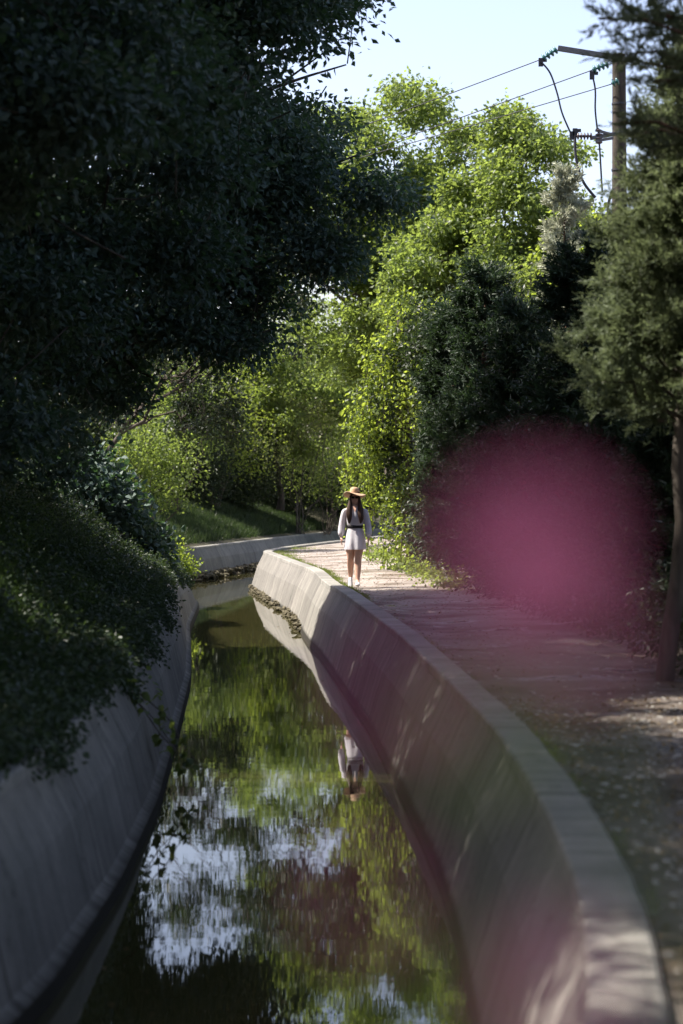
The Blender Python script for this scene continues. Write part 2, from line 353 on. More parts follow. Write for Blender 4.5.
# open lines through the crowns that the water mirrors: (origin, direction, radius)
WELLS = []
def prune(P, seed=5, lit=True):
    r = np.random.default_rng(seed); keep = np.ones(len(P), bool)
    if lit:
        sx, sy = shadow_xy(P)
        for (x0, x1, y0, y1, k) in LIT:
            ins = (sx > x0) & (sx < x1) & (sy > y0) & (sy < y1) & (P[:, 2] > 1.2)
            keep &= ~(ins & (r.random(len(P)) > k))
    for (o, d, rad) in WELLS:
        o = np.array(o); d = np.array(d) / np.linalg.norm(d)
        q = P - o; tt = q @ d; dist = np.linalg.norm(q - tt[:, None] * d, axis=1)
        keep &= ~((tt > 8) & (dist < rad * (tt / 50 + .3)) & (r.random(len(P)) < .93))
    return P[keep]

LEAF4 = np.array([(0, 0, 0), (.45, .5, .10), (1, 0, -.08), (.45, -.5, .10)])
LEAF6 = np.array([(0, 0, 0), (.28, .46, .10), (.7, .36, .06), (1, 0, -.12), (.7, -.36, .06), (.28, -.46, .10)])
BLADE = np.array([(0, .5, 0), (.55, .35, .04), (1, 0, 0), (0, -.5, 0)])

def unit(a): return a / np.maximum(1e-9, np.linalg.norm(a, axis=-1, keepdims=True))

def leaf_geo(P, axis, normal, L, W, tmpl):
    axis = unit(axis); side = unit(np.cross(normal, axis)); nor = np.cross(axis, side)
    u = tmpl[:, 0][None, :, None] * L[:, None, None]; v = tmpl[:, 1][None, :, None] * W[:, None, None]; wv = tmpl[:, 2][None, :, None] * L[:, None, None]
    V = P[:, None, :] + axis[:, None, :] * u + side[:, None, :] * v + nor[:, None, :] * wv
    k = len(tmpl)
    return V.reshape(-1, 3), np.arange(len(P) * k).reshape(-1, k)

def clusters_to_leaves(C, per, spread, L, W, r, tmpl=LEAF4, flat=.6, up=.7, droop=.3, ctint=None):
    n = len(C) * per
    c = np.repeat(C, per, 0)
    off = r.normal(size=(n, 3)) * spread * np.array([1, 1, flat])
    P = c + off
    axis = unit(off) + r.normal(size=(n, 3)) * .7 + np.array([0, 0, -droop])
    nor = r.normal(size=(n, 3)) * .75 + np.array([0, 0, up])
    ll = L * r.uniform(.65, 1.25, n); ww = W * r.uniform(.7, 1.2, n)
    V, F = leaf_geo(P, axis, nor, ll, ww, tmpl)
    ct = r.random(len(C)) if ctint is None else ctint
    tint = np.clip(np.repeat(ct, per) * .55 + r.random(n) * .45, 0, 1)
    return V, F, tint

def crown_clusters(lobes, n, r, seed, inner=.5, gap=.25, nf=1.3):
    lobes = np.array(lobes, float); wgt = (lobes[:, 3] * lobes[:, 4] * lobes[:, 5]) ** (2 / 3.); wgt /= wgt.sum()
    k = r.choice(len(lobes), n, p=wgt); d = unit(r.normal(size=(n, 3)))
    rad = inner + (1 - inner) * r.random(n) ** .5
    P = lobes[k, :3] + d * rad[:, None] * lobes[k, 3:6]
    P += d * (noise3(P, seed, nf) * .16)[:, None] * lobes[k, 3:6]
    g = noise3(P, seed + 1, nf * 1.5)
    return P[g > -1 + 2 * gap * .9] if gap > 0 else P

def clumped(lobes, n, r, seed, inner, gap, clumps):
    K = crown_clusters(lobes, clumps, r, seed, max(inner, .35), gap); lob = np.array(lobes, float)
    rad = np.mean(lob[:, 3:6]) * r.uniform(.11, .30, len(K))
    k = r.choice(len(K), n, p=rad ** 2 / (rad ** 2).sum()); d = unit(r.normal(size=(n, 3)))
    P = K[k] + d * (rad[k] * r.random(n) ** .4)[:, None] * np.array([1.15, 1.15, .75])
    tint = np.clip(r.random(len(K))[k] * .6 + r.random(n) * .4, 0, 1)
    return P, tint
def prune4(C, ct, seed, lit):
    Q = prune(np.c_[C], seed, lit)
    key = {tuple(x) for x in Q}
    m_ = np.array([tuple(x) in key for x in C], bool)
    return C[m_], ct[m_]

def tube(P, rad, sides=7):
    P = np.array(P, float); rad = np.array(rad, float)
    T = unit(np.gradient(P, axis=0)); ref = np.array([0.3, 0.9, 0.1]) if abs(T[0][2]) > .7 else np.array([0, 0, 1.])
    S1 = unit(np.cross(T, ref)); S2 = np.cross(T, S1)
    a = np.linspace(0, 2 * np.pi, sides, endpoint=False)
    V = P[:, None] + rad[:, None, None] * (np.cos(a)[None, :, None] * S1[:, None] + np.sin(a)[None, :, None] * S2[:, None])
    n = len(P); idx = np.arange(n * sides).reshape(n, sides); nx = np.roll(idx, -1, 1)
    F = np.stack([idx[:-1], nx[:-1], nx[1:], idx[1:]], -1).reshape(-1, 4)
    # end caps as degenerate-free quads fans
    V = np.r_[V.reshape(-1, 3), [P[0], P[-1]]]
    c0, c1 = n * sides, n * sides + 1
    caps = [(c0, idx[0][(i + 1) % sides], idx[0][i], idx[0][i]) for i in range(0)]
    return V, F

class Geo:
    def __init__(s): s.V = []; s.F = []; s.n = 0
    def add(s, V, F):
        s.V.append(np.asarray(V)); s.F.append(np.asarray(F) + s.n); s.n += len(V); return s
    def tube(s, P, rad, sides=7): return s.add(*tube(P, rad, sides))
    def build(s, name, mat, parent=None, smooth=True, tint=None):
        return np_mesh(name, np.concatenate(s.V), np.concatenate(s.F), mat, parent, smooth=smooth, tint=tint)

def wobble(a, b, r, n=6, amp=.08, sag=0):
    a = np.array(a, float); b = np.array(b, float); t = np.linspace(0, 1, n)[:, None]
    P = a + (b - a) * t; L = np.linalg.norm(b - a)
    P += r.normal(size=(n, 3)) * amp * L * np.sin(np.pi * t) * .5
    P[:, 2] += (sag * np.sin(np.pi * t))[:, 0]
    return P

def twigs(geo, C, hubs, r, rad=.012, frac=.6, ln=1.0):
    """short thin twig for each of some clusters, pointing back to the nearest hub"""
    sel = C[r.random(len(C)) < frac]
    H = np.array(hubs); d = np.linalg.norm(sel[:, None] - H[None], axis=2); k = d.argmin(1)
    D = unit(H[k] - sel + r.normal(size=sel.shape) * .5)
    for p, dd, l in zip(sel, D, np.minimum(d.min(1), ln * r.uniform(.5, 1.5, len(sel)))):
        q = p + dd * l; m_ = (p + q) / 2 + r.normal(size=3) * .06 * l
        geo.tube([p, m_, q], [rad * .4, rad * .8, rad], 3)

def tree(name, base, lobes, label, cat, mat, seed, n=900, per=14, spread=.22, L=.07, W=.04, trunk_r=.2, bark='bark', group=None,
         tmpl=LEAF4, inner=.5, gap=.2, limb_to=None, lean=(0, 0), tw=.4, lit=True, flat=.6, droop=.3, sides=10, clumps=80):
    r = np.random.default_rng(seed); base = np.array(base, float)
    root = empty(name, base); tag(root, label, cat, group)
    lobes = [tuple(l) for l in lobes]
    C, ct = clumped(lobes, n, r, seed, inner, gap, clumps)
    C, ct = prune4(C, ct, seed, lit)
    V, F, ti = clusters_to_leaves(C, per, spread, L, W, r, tmpl, flat=flat, droop=droop, ctint=ct)
    o = np_mesh('crown', V, F, mat, root, tint=ti, off=base)
    g = Geo()
    cen = np.mean([l[:3] for l in lobes], 0)
    fork = base + (cen - base) * .45 + np.array([0, 0, .2]); fork[0] += lean[0]
    P = wobble(base - np.array([0, 0, .3]), fork, r, 8, .07); rr = np.linspace(1.15, .72, 8) * trunk_r; rr[0] *= 1.25
    g.tube(P - base, rr, sides); g.build('trunk', M[bark], root)
    g = Geo(); hubs = []
    for l in lobes:
        c = np.array(l[:3]); e = c + np.array([0, 0, l[5] * .3])
        P = wobble(fork, e, r, 8, .14, sag=.15); g.tube(P - base, np.linspace(.55, .10, 8) * trunk_r, 6); hubs += [P[4], P[6], P[7]]
        for _ in range(4):
            d = unit(r.normal(size=3) + np.array([0, 0, .2])); e2 = c + d * np.array(l[3:6]) * .8
            Q = wobble(P[r.integers(3, 7)], e2, r, 6, .16); g.tube(Q - base, np.linspace(.22, .05, 6) * trunk_r, 5); hubs += [Q[3], Q[4], Q[5]]
    g2 = Geo(); g2.V = [v for v in g.V]; g2.F = g.F; g2.n = g.n
    Cs = C if len(C) < 1500 else C[r.choice(len(C), 1500, replace=False)]
    twigs(g2, Cs - base, np.array(hubs) - base, r, .010 * max(1, trunk_r / .2), tw)
    g2.build('branches', M[bark], root)
    return root

# ------------------------------------------------------------------ LEFT BANK: big dark evergreen oaks overhanging the canal
OAK = dict(cat='tree', mat=M['oak'], trunk_r=.26, group='evergreen oaks on the left bank', inner=.25, gap=.0, per=20, clumps=260)
tree('evergreen_oak', (-6.6, 15, 2.6),
     [(-4.9, 14, 4.6, 2.5, 3.2, 2.6), (-3.6, 17, 6.2, 2.3, 3.2, 2.7), (-6, 18, 8.5, 3.6, 4.5, 3.2), (-2.6, 15, 8.4, 2.3, 3.5, 2.2), (-4.2, 11, 8, 3, 3.2, 3.0), (-5.2, 19.5, 3.7, 1.9, 2.6, 2.0), (-3.2, 17.5, 12.5, 3.6, 4.5, 2.2), (-3.0, 13.2, 10.3, 2.5, 3.2, 1.9), (-4.8, 9.6, 7, 2.6, 2.6, 3), (-9.2, 14, 7.6, 3, 4, 3.4), (-5.8, 13, 9.5, 3, 4, 2.5), (-3.6, 17.4, 5.4, 1.6, 1.3, 1.5), (-4.2, 11.4, 6.2, 1.5, 1.3, 1.5)],
     'huge dark evergreen oak nearest on the left bank filling the upper left corner', seed=21, n=25000, spread=.21, L=.105, W=.066, **OAK)
tree('evergreen_oak', (-6.2, 24.5, 2.4),
     [(-4.7, 23, 4.6, 2.2, 3.2, 2.8), (-2.9, 25, 6.3, 2.1, 3.2, 2.3), (-5.5, 27, 8.6, 3.6, 4.2, 3.2), (-1.5, 24, 8.2, 2.2, 3.2, 2.2), (-2.2, 21, 10, 3, 3.6, 2.4), (-1.3, 22.5, 10.1, 2.1, 3, 2.1), (-4.9, 27, 3.6, 1.6, 2.4, 1.8), (-2.2, 26, 13.5, 3.8, 4.5, 2.2), (-9.6, 24, 7.8, 3, 5, 3.6)],
     'dark evergreen oak whose crown leans out over the canal from the left', seed=22, n=18500, spread=.23, L=.115, W=.072, **OAK)
tree('evergreen_oak', (-6.6, 33.5, 2.2),
     [(-5.6, 32.5, 4.6, 2.1, 3.0, 3.0), (-4.2, 33, 5.6, 1.9, 2.8, 2.1), (-3.0, 32.5, 7.0, 2.1, 3.0, 2.0), (-5.8, 35, 9, 3.3, 3.4, 3.2), (-1.4, 31.5, 7.9, 2.1, 2.8, 2.1), (-.7, 30.5, 11.0, 2.2, 3, 2.2), (-3, 32, 11.3, 3.2, 3.6, 2.6), (-6.6, 29.2, 7.5, 2.6, 2.8, 3.4), (-10, 34, 7.8, 3, 5, 3.6), (-2.5, 31.8, 4.7, 1.2, 1.5, 1.0), (-1.2, 31.2, 5.6, 1.2, 1.5, .9), (-3.4, 32, 3.7, .9, 1.4, .8), (-.5, 30.8, 6.6, 1.1, 1.3, .8)],
     'dark evergreen oak behind with drooping twigs above the water bend', seed=23, n=15500, spread=.24, L=.120, W=.074, **OAK)
tree('leaning_oak', (-9.0, 60, .8), [(-5.28, 58.4, 5.6, 1.76, 1.6, 0.88), (-3.36, 58.4, 5.44, 1.76, 1.5, 1.04), (-1.76, 57.6, 6.56, 1.6, 1.4, 1.12), (-7.04, 59.2, 4.16, 1.44, 1.5, 1.44), (-0.48, 56.8, 7.52, 1.28, 1.2, 0.96), (-4.16, 59.2, 8.0, 1.92, 1.4, 1.28), (-1.92, 58.4, 8.8, 1.6, 1.4, 1.12), (-4.16, 59.2, 3.84, 1.28, 1.2, 0.72)],
     'thin leaning oak with sparse drooping twigs spanning the gap above the bend', 'tree', M['undergrowth'], 28, n=1000, per=12, spread=.24, L=.15, W=.09, trunk_r=.10, group=None, gap=.2, inner=.2, tw=.8, lit=False, droop=.5)
# unseen oaks added around the viewer; these crowns keep the near canal in shade
OAK2 = dict(cat='tree', mat=M['oak'], trunk_r=.26, group='oaks shading the near end of the path', inner=.2, gap=.0, per=16, tw=.1, clumps=150)
tree('evergreen_oak', (-5.8, 4, 2.2), [(-5, 4, 5.6, 3, 4, 3), (-3, 5.5, 8.5, 3, 4, 2.6), (-6, 1, 8, 3.6, 4, 3.4), (-1, 7.5, 10.5, 2.6, 3.4, 2.2), (-2, 12, 12, 3.2, 4, 2), (-4.2, -.4, 6, 2.8, 3, 2.6)],
     'unseen dark oak added for shade beside the viewer on the left bank', seed=24, n=9500, spread=.3, L=.15, W=.09, **OAK2)
tree('evergreen_oak', (5.4, 3, .2), [(5, 3, 4.6, 2.6, 4, 3), (5.4, 8, 5.4, 2.2, 4, 3.4), (3.6, 1, 7.4, 3, 4, 2.6), (5.4, -3, 6, 3, 4, 3.4)],
     'unseen dark oak added for shade beside the viewer on the path side', seed=25, n=3500, spread=.3, L=.15, W=.09, **OAK2)
tree('evergreen_oak', (8.8, 19, .6), [(8, 19, 5, 2.8, 5, 4), (8, 26, 5.2, 2.6, 4, 4), (7, 15, 7, 2.4, 4, 3.4)],
     'unseen dark oak added for shade beyond the hedge on the right', seed=27, n=6500, spread=.3, L=.15, W=.09, **OAK2)

# ------------------------------------------------------------------ FAR TREES
tree('deciduous_tree', (1.8, 63, 1), [(1.6, 62, 11.2, 2.9, 3, 3.3), (.2, 63, 8.2, 2.6, 3, 3), (2.8, 63, 7, 2.6, 3, 3), (-.9, 64, 11.5, 2, 2.6, 2.4), (2.4, 62.5, 9.3, 2.2, 2.4, 2.6)],
     'tall sunlit broadleaf tree left of centre against the sky', 'tree', M['poplar'], 31, clumps=230, n=4600, per=18, spread=.21, L=.16, W=.11, trunk_r=.22, group='sunlit broadleaf trees behind the bend', gap=.22)
tree('deciduous_tree', (5.2, 58, 1), [(4.9, 58, 9.8, 2.2, 2.6, 3.0), (3.6, 57, 7.2, 2.3, 2.6, 2.8), (6.0, 58, 7.2, 2.0, 2.4, 2.6), (4.8, 57, 5, 2.6, 2.4, 2.2)],
     'rounded sunlit broadleaf tree in the middle under the power lines', 'tree', M['poplar'], 32, clumps=230, n=4600, per=18, spread=.21, L=.16, W=.11, trunk_r=.2, group='sunlit broadleaf trees behind the bend', gap=.22)
tree('deciduous_tree', (9.0, 62, 1), [(8.8, 62, 8.2, 2.4, 2.4, 2.6), (10.2, 62, 6.2, 2.4, 2.4, 2.6), (7.6, 61, 6, 2, 2.4, 2.4), (11.5, 63, 8.5, 2.2, 2.4, 2.6)],
     'lower yellow green broadleaf tree behind the utility pole', 'tree', M['ivy'], 33, clumps=160, n=2800, per=16, spread=.22, L=.19, W=.13, trunk_r=.2, group='sunlit broadleaf trees behind the bend', gap=.22)
tree('deciduous_tree', (-2.6, 85, 1.3), [(-3.0, 85, 7.6, 2.8, 2.6, 3.2), (-1.2, 84, 5.8, 2.3, 2.4, 2.8), (-4.9, 85, 6.2, 2.6, 2.4, 3.2)],
     'small sunlit broadleaf tree above the grassy bank at the bend', 'tree', M['poplar'], 34, n=1700, per=18, spread=.25, L=.17, W=.11, trunk_r=.13, group='small trees on the far bank', gap=.28)
tree('deciduous_tree', (-8.4, 80, 1.4), [(-8.4, 80, 6.4, 2.6, 2.4, 3.4), (-6.6, 79, 4.9, 2.2, 2.2, 2.4), (-10.2, 80, 5.2, 2.6, 2.4, 2.8)],
     'small yellow green tree above the dark bush on the left', 'tree', M['poplar'], 35, n=1800, per=18, spread=.25, L=.17, W=.12, trunk_r=.13, group='small trees on the far bank', gap=.26)
for i, (x, y, h, mk, lab) in enumerate([(-11.6, 69, 8, 'midleaf', 'mid green tree standing at the left end of the far bank'), (-7, 100, 9, 'midleaf', 'distant low tree behind the yellow green tree'),
                                        (1, 96, 11, 'midleaf', 'distant green tree behind the ivy covered column'), (7, 92, 12, 'midleaf', 'distant green tree between the two tall sunlit trees'),
                                        (15, 90, 11, 'midleaf', 'distant green tree behind the right conifer'), (22, 84, 12, 'midleaf', 'distant tree out at the far right edge')]):
    tree('deciduous_tree', (x, y, 1.2), [(x, y, h * .66, 3.6, 3, h * .34), (x - 2.4, y, h * .42, 3, 3, h * .32), (x + 2.4, y - .5, h * .42, 3, 3, h * .32)],
         lab, 'tree', M[mk], 40 + i, n=1300, per=12, spread=.42, L=.22, W=.15, trunk_r=.22, group='distant trees behind the bend', gap=.08, tw=.15)

# ------------------------------------------------------------------ shrubs (crown without a tall trunk)
def shrub(name, base, lobes, label, mat, seed, n=500, per=14, spread=.16, L=.08, W=.05, cat='bush', group=None, tmpl=LEAF4, gap=.1, inner=.3, stems=7, lit=False, flat=.8, droop=.2):
    r = np.random.default_rng(seed); base = np.array(base, float)
    root = empty(name, base); tag(root, label, cat, group)
    C = prune(crown_clusters(lobes, n, r, seed, inner, gap, nf=2.0), seed, lit)
    V, F, ti = clusters_to_leaves(C, per, spread, L, W, r, tmpl, flat=flat, droop=droop)
    np_mesh('foliage', V, F, mat, root, tint=ti, off=base)
    g = Geo()
    for i in range(stems):
        l = lobes[i % len(lobes)]; d = unit(r.normal(size=3) + np.array([0, 0, .6])); e = np.array(l[:3]) + d * np.array(l[3:6]) * .85
        b0 = base + np.append(r.normal(size=2) * .12, -.1); P = wobble(b0, e, r, 6, .12); g.tube(P - base, np.linspace(.03, .008, 6), 5)
    g.build('stems', M['bark'], root)
    return root

def gz(x, y): return float(zleft(np.array(x), np.array(y))) if x < lx(y) else float(zright(np.array([x]), np.array([y]))[0])

# dark undergrowth thicket on the far bank
for i, (x, y, rx_, h, lab) in enumerate([(-9.5, 72, 2.2, 3.4, 'dark thicket at the left end of the far bank'), (-6.6, 78, 2.1, 3.5, 'dark thicket on the far bank under the yellow green tree'),
                                        (-4.8, 84, 2.1, 3.7, 'dark thicket in the middle of the far bank'), (-2.9, 91, 2.1, 4.0, 'dark thicket at the right end of the far bank'), (.4, 99, 2.4, 4.2, 'dark thicket hidden behind the ivy covered column')]):
    z = gz(x, y)
    shrub('thicket', (x, y, z), [(x, y, z + h * .25, rx_ * 1.1, 1.6, h * .32), (x, y, z + h * .45, rx_, 1.6, h * .5), (x - .9, y, z + h * .3, rx_ * .7, 1.4, h * .4), (x + 1, y, z + h * .62, rx_ * .6, 1.4, h * .36)],
          lab, M['undergrowth'], 60 + i, n=1900, per=16, spread=.24, L=.13, W=.05, group='thickets on the far bank', droop=-.2)
# pale sunlit shrubs
for i, (px, py, Y, rad, mk, lab) in enumerate([(300, 400, 84, 2.0, 'pale', 'pale feathery shrub sunlit above the far bank'), (215, 395, 80, 1.8, 'ivy', 'bright yellow green shrub under the drooping oak twigs'),
                                        (258, 350, 90, 2.0, 'pale', 'pale shrub behind the drooping oak twigs'), (150, 448, 62, 1.1, 'poplar', 'loose yellow green bush beside the dark bush at the left'),
                                        (325, 445, 88, 1.5, 'poplar', 'mid green shrub just left of the ivy column'), (178, 385, 72, 1.4, 'poplar', 'sunlit shrub rising behind the loose bush at the left'),
                                        (200, 418, 92, 1.7, 'poplar', 'low sunlit shrub at the top of the far grass bank'), (262, 408, 96, 1.9, 'ivy', 'bright shrub in the middle of the gap under the oaks'), (300, 340, 92, 2.0, 'ivy', 'tall bright shrub just left of the ivy column top')]):
    c = at(px, py, Y); z = gz(c.x, Y)
    shrub('shrub', (c.x, Y, z), [(c.x, Y, c.z, rad, rad, rad), (c.x - rad * .6, Y, c.z - rad * .7, rad * .8, rad, rad), (c.x + rad * .6, Y, c.z - rad * .9, rad * .8, rad, rad)],
          lab, M[mk], 80 + i, n=620, per=12, spread=.27, L=.13, W=.085, group='sunlit shrubs on the far bank', gap=.5)

# dark broad leaved bush on the left bank above the end of the left wall
c = at(118, 545, 40)
shrub('bush', (-4.6, 41, gz(-4.6, 41)), [(-4.6, 40.5, 1.35, .55, .9, .75), (-4.0, 40.8, .45, .42, .8, .65), (-5.1, 40.5, 1.9, .7, .9, .6)],
      'dark bluish broad leaved bush above the end of the left wall', M['oak'], 95, n=420, per=12, spread=.15, L=.16, W=.11, tmpl=LEAF6, gap=.05)
shrub('bush', (-3.95, 46, -.2), [(-3.85, 46, .25, .28, .4, .35), (-3.6, 46.4, -.05, .3, .3, .22)], 'small sunlit green bush hanging over the broken end of the left wall', M['ivy'], 96, n=90, per=10, spread=.10, L=.09, W=.06, gap=0)

# ------------------------------------------------------------------ conifers
def blades_on(P, D, r, L, W, mat, parent, off, per, name, cone=.55, flat=None, ctint=None):
    n = len(P) * per
    d = np.repeat(D, per, 0); p = np.repeat(P, per, 0)
    s = r.uniform(-.5, .5, n)[:, None]
    ax = unit(d + r.normal(size=(n, 3)) * cone)
    pos = p + d * s * L * 3.2 + r.normal(size=(n, 3)) * L * .25
    V, F = leaf_geo(pos, ax, r.normal(size=(n, 3)), L * r.uniform(.6, 1.3, n), W * r.uniform(.7, 1.3, n), BLADE)
    ct = r.random(len(P)) if ctint is None else ctint
    tint = np.clip(np.repeat(ct, per) * .6 + r.random(n) * .4, 0, 1)
    return np_mesh(name, V, F, mat, parent, tint=tint, off=off)

def conifer(name, base, top, rad, zlow, label, mat, seed, nb=70, group=None, trunk_r=.14, L=.07, W=.018, per=26, cat='conifer', up=.35, droop=0., power=.8, stepd=.14, bark='pine_bark', cone=.5, lit=False, az=None, tip=.06, twl=.42):
    """trunk with ascending branches that carry side sprays of fine blades"""
    r = np.random.default_rng(seed); base = np.array(base, float); top = np.array(top, float)
    root = empty(name, base); tag(root, label, cat, group)
    g = Geo(); T = wobble(base - np.array([0, 0, .2]), top, r, 12, .015); g.tube(T - base, np.linspace(1.1, .12, 12) * trunk_r, 10); g.build('trunk', M[bark], root)
    g = Geo(); SP, SDn = [], []
    H = top[2] - base[2]
    for i in range(nb):
        f = (i + r.random()) / nb; z = zlow + (top[2] - zlow) * f
        tt = (z - base[2]) / H; p0 = base + (top - base) * tt
        a = r.uniform(0, 2 * np.pi) if az is None else r.uniform(*az)
        ln = rad * (1 - f) ** power * r.uniform(.75, 1.12) + tip * 3
        d = np.array([math.cos(a), math.sin(a), up + r.normal() * .10])
        e = p0 + d * ln + np.array([0, 0, -droop * ln])
        n_ = 7; P = wobble(p0, e, r, n_, .08, sag=.06 * ln); g.tube(P - base, np.linspace(.026, .006, n_) * (ln / 1.5 + .25), 4)
        m_ = max(3, int(ln / stepd))
        for k in range(m_):
            u = .18 + .82 * (k + r.random()) / m_
            q = P[0] + (P[-1] - P[0]) * u
            j = min(n_ - 1, int(u * (n_ - 1))); q = P[j] + (P[min(j + 1, n_ - 1)] - P[j]) * (u * (n_ - 1) - j)
            dd = unit(P[-1] - P[0])
            for s_ in range(3):
                sd = unit(dd * .8 + r.normal(size=3) * .55 + np.array([0, 0, .12 - droop * .4]))
                l2 = twl * (1 - .55 * u) * r.uniform(.5, 1.2)
                for w_ in np.arange(.1, 1.01, .28): SP.append(q + sd * l2 * w_); SDn.append(sd)
    g.build('branches', M[bark], root)
    SP = np.array(SP); SDn = np.array(SDn)
    if lit:
        kk = prune(np.c_[SP], seed, True)
    blades_on(SP, SDn, r, L, W, mat, root, base, per, 'foliage', cone)
    return root

# big soft conifer on the right beside the path, with its bare trunk
conifer('cedar', (2.79, 17.4, 0), (3.32, 17.3, 5.5), .86, 2.15, 'soft grey green conifer with a bare trunk beside the path on the right', M['cedar'], 101, nb=230, bark='bark', trunk_r=.078, L=.062, W=.014, per=11, up=.45, power=.55, stepd=.10, cone=.55)
# a nearer dark bough at the top right belongs to a second conifer standing outside the frame
conifer('cedar', (3.6, 14.0, .1), (3.55, 14.0, 8.5), 1.65, 3.6, 'darker conifer at the right edge reaching a bough across the top right corner', M['cedar'], 102, nb=125, trunk_r=.12, L=.060, W=.014, per=10, up=.25, droop=.05, power=.25, stepd=.14, cone=.5)
# dense dark cypresses forming the hedge
hed = [(2.15, 38.6, 5.0, .66, 'narrow dark cypress just right of the ivy covered tree'), (2.6, 36.2, 5.6, .85, 'slim dark cypress against the ivy at the left end of the hedge'), (3.05, 33.5, 4.6, 1.0, 'dark dense cypress second from the left end of the hedge'), (3.7, 30.5, 5.3, 1.05, 'dark dense cypress in the middle of the hedge'),
       (4.2, 27, 4.2, 1.1, 'dark dense cypress just left of the conifer on the right'), (4.4, 23.5, 4.4, 1.1, 'dark dense cypress behind the bare conifer trunk'),
       (4.5, 20, 4.3, 1.1, 'dark dense cypress at the right edge behind the conifer trunk'), (4.6, 37.5, 5.4, 1.2, 'tall dark cypress in the second row of the hedge'), (5.6, 31, 5.0, 1.3, 'dark cypress in the second row left of the utility pole')]
for i, (x, y, h, rad, lab) in enumerate(hed):
    conifer('cypress', (x, y, 0), (x, y, h), rad, .1, lab, M['cypress'], 110 + i, nb=140, trunk_r=.09, L=.10, W=.030, per=9, up=.45, power=.62, stepd=.2, cone=.6, group='cypresses of the dark hedge', twl=.5)
shrub('evergreen_shrub', (2.6, 41.5, 0), [(2.6, 41.5, 4.0, .9, .8, 1.5), (1.9, 42, 4.6, .6, .7, .75), (3.4, 41, 4.6, .8, .8, 1.1), (2.5, 41.5, 2, .8, .8, 2)], 'tall dark evergreen shrub filling the space between ivy and hedge', M['undergrowth'], 135, n=1500, per=16, spread=.17, L=.12, W=.07, gap=.1)
# silvery young conifer tip
p = at(566, 330, 36)
conifer('silver_fir', (p.x, 36, 0), (p.x, 36, at(0, 178, 36).z), .75, 1.5, 'young silvery white conifer rising above the dark hedge', M['silver'], 130, nb=95, trunk_r=.05, L=.085, W=.026, per=13, up=.5, power=.75, stepd=.12, cone=.45, tip=.05, twl=.22)

# yellow-green slender trees right of centre
p = at(585, 240, 47)
tree('young_tree', (p.x, 47, 0), [(p.x, 47, 7.2, .85, .9, 1.2), (p.x - .9, 46.5, 6.0, .8, .9, .9), (p.x + .5, 47, 5.6, 1, 1, 1.2), (p.x - 1.6, 46, 5.3, .7, .8, .7)],
     'slender young tree with bright yellow green leaves beside the silvery conifer', 'tree', M['ivy'], 141, n=420, per=12, spread=.2, L=.13, W=.10, trunk_r=.07, gap=.2, tmpl=LEAF6)
p = at(490, 290, 46)
tree('young_tree', (p.x, 46, 0), [(p.x, 46, 5.1, 1.1, 1.2, 1.0), (p.x - 1.0, 46, 5.2, .9, 1, .9), (p.x + .6, 46, 6.0, .8, 1, .8)],
     'slender young tree with dull green leaves above the middle of the hedge', 'tree', M['midleaf'], 142, n=620, per=12, spread=.2, L=.11, W=.07, trunk_r=.07, gap=.1)

# ------------------------------------------------------------------ ivy covered tree beside the path with hanging vines
def ivy():
    r = np.random.default_rng(150); base = np.array([1.45, 43.0, 0.0])
    root = empty('ivy_covered_tree', base); tag(root, 'ivy covered tree with bright lit leaves hanging down beside the walking woman', 'ivy tree')
    g = Geo(); P = wobble(base - [0, 0, .2], base + [-.2, .2, 5.6], r, 9, .08); g.tube(P - base, np.linspace(.2, .07, 9), 9); g.build('trunk', M['bark'], root)
    lobes = [(1.45, 43.2, 5.4, .62, .8, .5), (1.05, 43.0, 4.6, .5, .7, .6), (.75, 43.0, 3.5, .55, .7, .75), (.62, 43.2, 2.75, .5, .6, .5), (1.1, 43.4, 2.2, .55, .8, 1.0), (1.35, 42.4, 1.2, .5, .8, .8), (1.75, 40.5, .7, .32, .8, .6), (1.9, 39.5, 1.7, .3, .8, .8), (1.8, 42, 4.0, .6, .8, .7)]
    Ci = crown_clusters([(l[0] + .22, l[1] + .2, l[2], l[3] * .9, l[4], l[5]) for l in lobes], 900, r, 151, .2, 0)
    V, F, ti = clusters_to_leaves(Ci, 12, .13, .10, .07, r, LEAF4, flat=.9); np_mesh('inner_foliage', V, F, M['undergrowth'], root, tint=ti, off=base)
    C = crown_clusters(lobes, 800, r, 150, .7, .5, 3.2); C = C[(C[:, 0] < 1.35 + r.normal(size=len(C)) * .25) | (C[:, 2] > 4.9)]
    V, F, ti = clusters_to_leaves(C, 12, .13, .095, .075, r, LEAF6, flat=.9, up=.5, droop=.6)
    np_mesh('foliage', V, F, M['ivy'], root, tint=ti, off=base)
    g = Geo(); LP = []
    for i in range(60):                                        # hanging strands
        l = lobes[r.integers(0, len(lobes))]; a = r.uniform(math.pi * .6, math.pi * 1.6)
        p = np.array([l[0] + math.cos(a) * l[3], l[1] + math.sin(a) * l[4], l[2] - .1]); ln = r.uniform(.6, min(2.2, max(.7, p[2] - .1)))
        ln = min(ln, p[2] - .02)
        if ln < .2: continue
        Q = wobble(p, p + np.array([r.normal() * .1, r.normal() * .1, -ln]), r, 7, .05); g.tube(Q - base, np.full(7, .006), 3)
        for t_ in np.arange(0, 1, .08 / ln): LP.append(p + (Q[-1] - p) * t_)
    for i in range(1):
        pass
    g.build('vines', M['bark'], root)
    LP = np.array(LP); V, F, ti = clusters_to_leaves(LP, 3, .05, .085, .065, r, LEAF6, droop=.8)
    np_mesh('vine_leaves', V, F, M['ivy'], root, tint=ti, off=base)
ivy()
